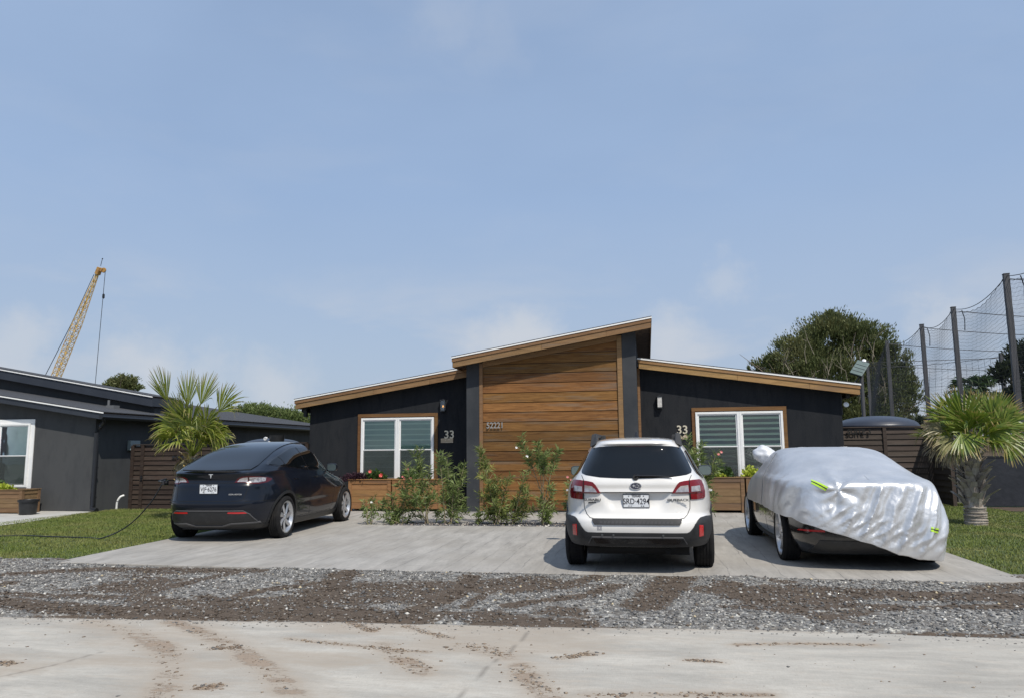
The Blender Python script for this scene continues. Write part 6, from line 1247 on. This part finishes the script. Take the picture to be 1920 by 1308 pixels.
for s_ in (-1, 1):
    f = (lambda p: p) if s_ > 0 else mirror; sd = 'right' if s_ > 0 else 'left'
    tl = patch('tail_lamp', bv, f([(.40, .975), (.445, 1.045), (.50, 1.070), (.62, 1.082), (.74, 1.072), (.81, 1.052), (.845, 1.03), (.845, 1.0), (.82, .97), (.75, .952), (.60, .953), (.56, .975)]), 'rear', m_redd, car, .006, .03, .03)
    patch('clear_insert', bv, f([(.44, .985), (.475, 1.035), (.53, 1.055), (.595, 1.062), (.595, .970), (.565, .985)]), 'rear', m_clr, tl, .009, .01, .02)
    patch('smoked_insert', bv, f([(.615, .975), (.615, 1.060), (.74, 1.062), (.80, 1.045), (.80, .99), (.74, .972)]), 'rear', mat('smoked_lens', (.20, .19, .20), .1, .3, coat=1., var=(30, (.42, .40, .40), .45, .55)), tl, .009, .01, .02)
    patch('lens_seam', bv, f(line([(.604, .955), (.607, 1.08)], .007)), 'rear', m_gap, tl, .0095, .01)
    patch('reflector', bv, f([(.34, .498), (.36, .512), (.62, .508), (.655, .485), (.50, .483), (.345, .486)]), 'rear', m_refl, car, .016, .01, .02)
    W1 = [(-.29, 1.262), (-.14, 1.315), (.055, 1.37), (.11, 1.222), (-.1, 1.235)]
    W2 = [(.09, 1.382), (.40, 1.462), (.68, 1.522), (.92, 1.548), (1.02, 1.16), (.60, 1.185), (.15, 1.222)]
    W3 = [(.96, 1.548), (1.2, 1.54), (1.42, 1.50), (1.68, 1.405), (1.95, 1.285), (2.22, 1.135), (2.20, 1.10), (1.6, 1.13), (1.08, 1.157)]
    fr = patch('window_surround', bv, [(-.35, 1.256), (-.18, 1.325), (.10, 1.398), (.40, 1.482), (.68, 1.542), (.94, 1.568), (1.22, 1.556), (1.45, 1.512), (1.72, 1.41), (2.0, 1.28), (2.30, 1.11), (2.25, 1.085), (1.6, 1.113), (1.0, 1.142), (.4, 1.188), (-.12, 1.222)], sd, m_trimblk, car, .005, .01, .025)
    for w_ in (W1, W2, W3): patch('side_window', bv, w_, sd, m_cglass, car, .010, .01, .025)
    for yy in (0, 2.98):
        R1, R2 = .407, .452; pl = [(yy+R1*math.cos(a), .36+R1*math.sin(a)) for a in np.linspace(rad(-16), rad(196), 28)]+[(yy+R2*math.cos(a), .36+R2*math.sin(a)) for a in np.linspace(rad(196), rad(-16), 28)]
        patch('arch_trim', bv, [(u, max(v, .22)) for u, v in pl], sd, m_blk, car, .008, .02)
    patch('sill_trim', bv, [(.43, .215), (.42, .315), (2.56, .315), (2.55, .215)], sd, m_blk, car, .008, .02)
    mb = MB()
    for ln in ([(1.0, 1.13), (1.06, .8), (1.05, .34)], [(-.02, 1.21), (.12, 1.0), (.36, .83), (.47, .62)], [(2.22, 1.08), (2.33, .8), (2.22, .40)], [(.46, .335), (2.2, .335)]): patch('x', bv, line(ln, .006), sd, m_gap, car, .0015, .005, mb=mb)
    mb.build('door_seam', m_gap, car)
    hb = MB(); [patch('x', bv, [(y, .985), (y, 1.005), (y+.2, .997), (y+.2, .977)], sd, m_gap, car, .004, .01, mb=hb) for y in (.30, 1.22)]; hb.build('door_handle', m_trimblk, car)
    mo = shell('door_mirror', (s_*1.0, 2.05, 1.155), (.105, .10, .078), .6, PN, car); b = MB(); b.box(s_*.86, s_*.95, 2.05, 2.11, 1.085, 1.115); b.build('mirror_arm', m_trimblk, mo, bevel=.01)
    wheel(car, s_*.870, 0, .362, .205, .268, 'turbine', s_, m_alu); wheel(car, s_*.870, 2.98, .362, .205, .268, 'turbine', s_, m_alu)
mb = MB()
for ln in ([(-.60, .955), (-.575, .70), (-.50, .683), (.50, .683), (.575, .70), (.64, .955)], [(-.42, .972), (0, .975), (.42, .972)], [(-.95, .675), (-.60, .678)], [(.60, .678), (.95, .675)]): patch('x', bv, line(ln, .007), 'rear', m_gap, car, .0016, .006, mb=mb)
mb.build('hatch_seam', m_gap, car)
df = patch('diffuser', bv, [(-.72, .30), (-.70, .42), (-.63, .50), (-.57, .527), (.57, .527), (.63, .50), (.70, .42), (.74, .30), (.40, .278), (-.40, .278)], 'rear', m_blk, car, .012, .03)
patch('diffuser_edge', bv, line([(-.74, .315), (-.40, .325), (-.24, .285), (.22, .285), (.38, .325), (.76, .335)], .020), 'rear', mat('edge_grey', (.09, .09, .095), .5), df, .02, .02)
patch('diffuser_rim', bv, line([(-.72, .36), (-.66, .475), (-.58, .53), (.58, .53), (.66, .475), (.73, .36)], .012), 'rear', mat('edge_grey', (.09, .09, .095), .5), df, .017, .02)
patch('lower_bumper', bv, [(-.86, .22), (-.80, .30), (.80, .30), (.86, .22)], 'rear', m_blk, car, .006, .02)
plate(car, bv, -.005, .880, .31, .155, 'TEXAS', 'VJF·6276')
y = bv.ray_cast(Vector((0, -6, 1.085)), Vector((0, 1, 0)))[0].y-.012
b = MB(); b.prism([(-.040, y, 1.118), (.040, y, 1.118), (.036, y, 1.106), (.014, y, 1.104), (.005, y, 1.050), (-.005, y, 1.050), (-.014, y, 1.104), (-.036, y, 1.106)], (0, .02, 0)); b.build('emblem', m_chrome, car)
y = min(bv.ray_cast(Vector((q, -6, .79)), Vector((0, 1, 0)))[0].y for q in (.34, .45, .56)); text('badge_lettering', 'DUAL MOTOR', .030, (.455, y-.004, .790), RX, m_chrome, car, .002, sx=1.15, off=.0008)
b = MB(); b.box(-.62, .62, -.55, 3.5, .19, .40); b.box(-.7, .7, .5, 2.5, .17, .3); b.build('underbody', m_under, car)
# charging port door + cable
b = MB(); b.box(-.965, -.925, -.66, -.52, .93, 1.01); b.build('charge_port', m_trimblk, car, bevel=.01)
Mc = Matrix.Translation((-7.13, 12.40, 0))@Matrix.Rotation(rad(2.8), 4, 'Z'); p0 = Mc@Vector((-.95, -.60, .97))
pts = [p0+Vector((-.03, 0, .01)), p0+Vector((-.10, -.02, .03)), at(312, 897, 12.0), at(305, 905, 12.0), at(285, 938, 12.0), at(255, 972, 12.0), at(225, 994, 12.0), gp(190, 1008, .03), gp(168, 1007, .02), gp(100, 1005, .03), gp(40, 1003, .02), gp(-60, 1003, .02), gp(-260, 985, .02)]
b = MB(); b.tube(crom(pts, 6), .011, 8); o = b.build('charging_cable', m_black, None, True); tag(o, 'black charging cable hanging from the navy car and trailing over the left lawn', 'cable')
b = MB(); b.tube([p0+Vector((.04, 0, 0)), p0+Vector((-.03, -.01, .01)), p0+Vector((-.09, -.02, .03))], [.024, .022, .016], 10); o = b.build('charging_plug', m_blk, None, True); tag(o, 'small black charging plug in the side of the navy car', 'plug')
# ---- black sedan under a silver cover
CO = (2.60, 10.68); CYAW = rad(.8)
PB = mat('black_paint', (.006, .006, .0065), .25, 0, .5, 1.)
KB = dict(z=[.17, .24, .34, .46, .60, .75, .88, .96, 1.0, 1.04, 1.08, 1.14, 1.22, 1.30, 1.36, 1.40, 1.415],
          yR=[-.70, -.84, -.93, -.96, -.965, -.95, -.92, -.90, -.86, -.70, -.45, -.22, .0, .25, .55, .85, 1.1],
          w=[.84, .88, .915, .93, .93, .925, .91, .89, .87, .85, .82, .78, .73, .67, .60, .50, .30],
          yF=[3.70, 3.76, 3.80, 3.82, 3.82, 3.74, 3.45, 3.0, 2.7, 2.5, 2.4, 2.25, 2.05, 1.85, 1.62, 1.45, 1.3],
          nR=[5, 5, 5, 5, 4.6, 4.2, 4, 3.8, 3.6, 3.4]+[3.0]*7, nF=[3]*17)
zsB = np.unique(np.round(np.r_[np.arange(.17, 1.40, .03), 1.40, 1.41, 1.415], 4))
c_ = Car(KB, 1.45, nr=54, nf=34); V, Fc = c_.mesh(zsB); bv = bvh_of(V, Fc)
car = empty('parked_car', (*CO, 0), CYAW, 'glossy black sedan mostly hidden under a silver fabric cover, at right', 'car', 'parked cars on the driveway')
cutwheels(V, Fc, (0, 2.92), .395, .60, 'body', [PB], car, .36)
for s_ in (-1, 1):
    wheel(car, s_*.825, 0, .36, .225, .282, 'multi', s_, m_alu); wheel(car, s_*.825, 2.92, .36, .225, .282, 'multi', s_, m_alu)
    sd = 'right' if s_ > 0 else 'left'; f = (lambda p: p) if s_ > 0 else mirror
    patch('sill_trim', bv, [(.42, .185), (.42, .25), (2.50, .25), (2.50, .185)], sd, m_blk, car, .012, .02)
    patch('side_window', bv, [(-.05, 1.07), (.35, 1.25), (1.0, 1.33), (1.7, 1.22), (2.3, 1.04), (1.2, 1.03)], sd, m_cglass, car, .003)
    patch('reflector', bv, f([(.56, .46), (.56, .485), (.80, .475), (.82, .455)]), 'rear', m_refl, car, .008, .01)
    mb = MB(); [patch('x', bv, line(ln, .006), sd, m_gap, car, .0015, .005, mb=mb) for ln in ([(1.0, 1.0), (1.03, .7), (1.0, .30)], [(.05, 1.0), (.25, .8), (.45, .55)])]; mb.build('door_seam', m_gap, car)
patch('diffuser', bv, [(-.70, .20), (-.62, .36), (.62, .36), (.70, .20)], 'rear', m_blk, car, .008, .02)
b = MB(); b.box(-.60, .60, -.6, 3.4, .165, .36); b.build('underbody', m_under, car)

m_cov, t, p, L = nodemat('silver_cover'); o1 = mapped(t)
L(mixc(t, rng(t, noise(t, o1, 2.2, 6, .6), .4, .65), (.60, .61, .625), (.70, .705, .715)), p.inputs['Base Color']); p.inputs['Metallic'].default_value = .62; L(rng(t, noise(t, o1, 3, 5), .3, .7, .34, .44), p.inputs['Roughness'])
rid = lambda sc, di, ro=(0, 0, 0), sz=(1, 1, 1): mth(t, 'ABSOLUTE', mth(t, 'SUBTRACT', noise(t, mapped(t, sz, ro), sc, 3, .5, di), .5), 0)
bumpn(t, p, mth(t, 'ADD', mth(t, 'MULTIPLY', rid(2.6, 1.0), -1.5), mth(t, 'ADD', mth(t, 'MULTIPLY', rid(7, .8, (0, .6, 0), (1, 1, .45)), -.7), mth(t, 'MULTIPLY', noise(t, mapped(t, (1, 1, 1)), 22, 5, .6), .16))), .27, .04)
KV = dict(z=[0, .10, .30, .50, .70, .82, .92, .99, 1.035, 1.065, 1.10, 1.16, 1.24, 1.32, 1.39, 1.43, 1.455, 1.468],
          yR=[-.80, -.92, -1.0, -1.02, -1.01, -.995, -.985, -.975, -.95, -.86, -.66, -.38, -.08, .22, .55, .85, 1.10, 1.28],
          w=[.97, .985, 1.0, 1.005, .995, .982, .965, .955, .94, .925, .90, .865, .82, .765, .70, .62, .50, .28],
          yF=[3.80, 3.84, 3.87, 3.88, 3.86, 3.75, 3.50, 3.15, 2.85, 2.70, 2.58, 2.40, 2.15, 1.95, 1.75, 1.62, 1.50, 1.38],
          nR=[4.6, 4.6, 4.8, 5.0, 4.8, 4.6, 4.3, 4.0, 3.7]+[3.2, 3.0, 2.9, 2.8, 2.7, 2.6, 2.6, 2.5, 2.5], nF=[3]*18)
c_ = Car(KV, 1.42, nr=150, nf=60); fz = np.linspace(0, 1.468, 4000); pr_ = np.stack([c_.f['yR'](fz), c_.f['w'](fz), fz], 1); al = np.r_[0, np.cumsum(np.linalg.norm(np.diff(pr_, axis=0)*[1, 1, 1], axis=1))]
zsv = np.interp(np.linspace(0, al[-1], 170), al, fz)
def hem_of(x, y, z=0):
    xs = [-.93, -.85, -.38, -.06, .25, .40, .57, .80, .95]; rear = np.interp(x, xs, [.60, .575, .430, .325, .215, .175, .145, .115, .10])
    left = np.interp(y, [-.9, -.1, .9, 2.8, 3.3, 3.9], [.60, .615, .655, .64, .60, .40]); right = np.interp(y, [-.9, -.5, .5, 1.5, 3.9], [.10, .08, .05, .10, .30]); front = np.interp(x, [-.9, .9], [.42, .36])
    wr = sstep(-.60, -.85, y); wf = sstep(3.3, 3.7, y); side = np.where(x < 0, left, right); return side*(1-wr)*(1-wf)+rear*wr+front*wf
nK = len(c_.ring); V = np.zeros((len(zsv), nK, 3))
for k, q in enumerate(c_.ring):
    b0 = c_.pos(np.array([.4]), *q)[0]; hm = float(hem_of(b0[0], b0[1]))+.004*math.sin(k*.37); zz = np.where(zsv < .75, hm+zsv*(.75-hm)/.75, zsv); V[:, k] = c_.pos(zz, *q)
# shape: wrinkles along the normal
du = np.roll(V, -1, 1)-np.roll(V, 1, 1); dv = np.gradient(V, axis=0); Nn = np.cross(du, dv); Nn = unit(Nn)
cen = np.array([0, 1.4, .6]); Nn *= np.sign((Nn*(V-cen)).sum(-1, keepdims=True)); x, y, z = V[..., 0], V[..., 1], V[..., 2]
mr = sstep(-.45, -.88, y); a = rad(60)
wp = .55*fbm(x*1.6+4, z*1.6)+.16*fbm(x*5, z*5+3)
qq = x*math.sin(a)-z*math.cos(a)+.16*x*z+.06*z*z; ph = 2*math.pi*(qq*4.3+1.5*wp); crest = 1-np.abs(np.sin(ph*.5))**.75-.35+.30*(1-np.abs(np.sin(ph*1.27+1+2*fbm(x, z*2)))**.7-.4)
mk = mr*sstep(-.42, -.05, x+(.75-z)*.75)*sstep(1.045, .93, z)
D = .070*crest*mk*np.clip(1.7*fbm(x*2.2+7, z*1.6)-.05, .1, 1.3)
# gathered small pleats along the lower hem
hm_ = hem_of(x, y); ql = x*.55-z*.83; D = D+.020*mr*((.5+.5*np.sin(2*math.pi*(ql*9+.8*fbm(x*3, z*3))))**2-.4)*np.exp(-((z-hm_-.20)/.16)**2)*sstep(-.8, -.3, x)
# crumpled knot at the upper left of the tail
rx, rz = x+.40, z-.96; rr_ = np.hypot(rx, rz)+1e-6; th_ = np.arctan2(rz, rx); D = D+mr*.040*np.exp(-(rr_/.26)**2)*(np.abs(np.sin(th_*2.5+2.2*fbm(x*4, z*4)))-.45)
D = D+mr*.042*(fbm(x*4+2, z*5+9, 3)-.5)*2*np.exp(-((x+.52)/.34)**2-((z-.80)/.22)**2)
# long taut folds from the knot up over the rear glass
uy, ux = y+.95, x+.42; th2 = np.arctan2(ux, uy*.9+.15); up = sstep(1.03, 1.12, z)*sstep(1.1, -.2, y)
D = D+up*.032*((.5+.5*np.sin(th2*9+1.6*fbm(x*1.5, y*1.5)))**2-.4)*np.exp(-((x+.25)/.55)**2)
# vertical drapes along the left side
sm = (1-mr)*sstep(1.30, .9, z)*(x < 0); D = D+sm*.016*(np.sin(y*7.5+z*2.2+2.5*fbm(y*1.1, z*1.4))+.5*np.sin(y*17+4*fbm(y, z)))*sstep(1.6, .2, y)
cs = np.exp(-((y+.55)/.28)**2)*(x < 0)*sstep(1.25, .95, z); D = D+cs*.022*(np.sin(15*(y*.75+z*.35)+3*fbm(y*2, z*2)))
D = D*(.25+.75*sstep(.0, .16, z-hm_))+.010*(fbm(x*2.4+y*2.4, z*3+y, 3)-.5)*2
V = V+Nn*D[..., None]; V[..., 2] = np.maximum(V[..., 2], .012)
nz = len(zsv); Fc = [(i*nK+k, i*nK+(k+1) % nK, (i+1)*nK+(k+1) % nK, (i+1)*nK+k) for i in range(nz-1) for k in range(nK)]+[list(range((nz-1)*nK, nz*nK))]
Vf = V.reshape(-1, 3)
cv = meshobj('cover_fabric', Vf, Fc, m_cov, None, True); sm_ = cv.modifiers.new('thickness', 'SOLIDIFY'); sm_.thickness = .003; sm_.offset = -1
root = empty('car_cover', (*CO, 0), CYAW, 'wrinkled silver fabric cover pulled over the black sedan, hanging askew at the rear', 'car cover'); cv.parent = root
bv = bvh_of(Vf, Fc)
m_lime2 = mat('reflective_lime', (.50, .78, .05), .4)
for pl, bk in (([(-.655, 1.022), (-.625, 1.066), (-.50, .99), (-.53, .945)], [(-.643, 1.040), (-.637, 1.050), (-.512, .972), (-.518, .962)]), ([(.585, .485), (.60, .535), (.70, .51), (.69, .455)], [(.592, .505), (.596, .517), (.697, .492), (.693, .478)])):
    s = patch('reflective_strip', bv, pl, 'rear', m_lime2, root, .006, .006, .02); patch('strip_centre', bv, bk, 'rear', m_ink, s, .0075, .004, .02)
patch('zipper', bv, line([(.90, .665), (.93, .85), (1.0, 1.05), (1.10, 1.25), (1.20, 1.38)], .010), 'left', mat('zip_grey', (.07, .075, .08), .5), root, .004, .004)
# cloth pocket over the left mirror
pm = at(1437, 851, 12.70)-Vector((*CO, 0)); bm = bmesh.new(); bmesh.ops.create_icosphere(bm, subdivisions=4, radius=1)
for v in bm.verts:
    p_ = v.co.copy(); k = 1+.05*math.sin(p_.x*5+p_.z*4)+.035*math.sin(p_.z*9+p_.y*4)+.02*math.sin(p_.x*13-p_.z*8); v.co = Vector((p_.x*.18*k+(.05*p_.x if p_.x > 0 else 0), p_.y*.14*k, p_.z*.14*k-.05*max(0, p_.x)))
for f in bm.faces: f.smooth = True
me = bpy.data.meshes.new('mirror_pocket'); bm.to_mesh(me); bm.free(); me.materials.append(mat('silver_lining', (.66, .67, .69), .5, .25, bump=(8, .5, .02))); o = bpy.data.objects.new('mirror_pocket', me); S.collection.objects.link(o); o.parent = root; o.location = pm; o.rotation_euler = (0, rad(12), 0)
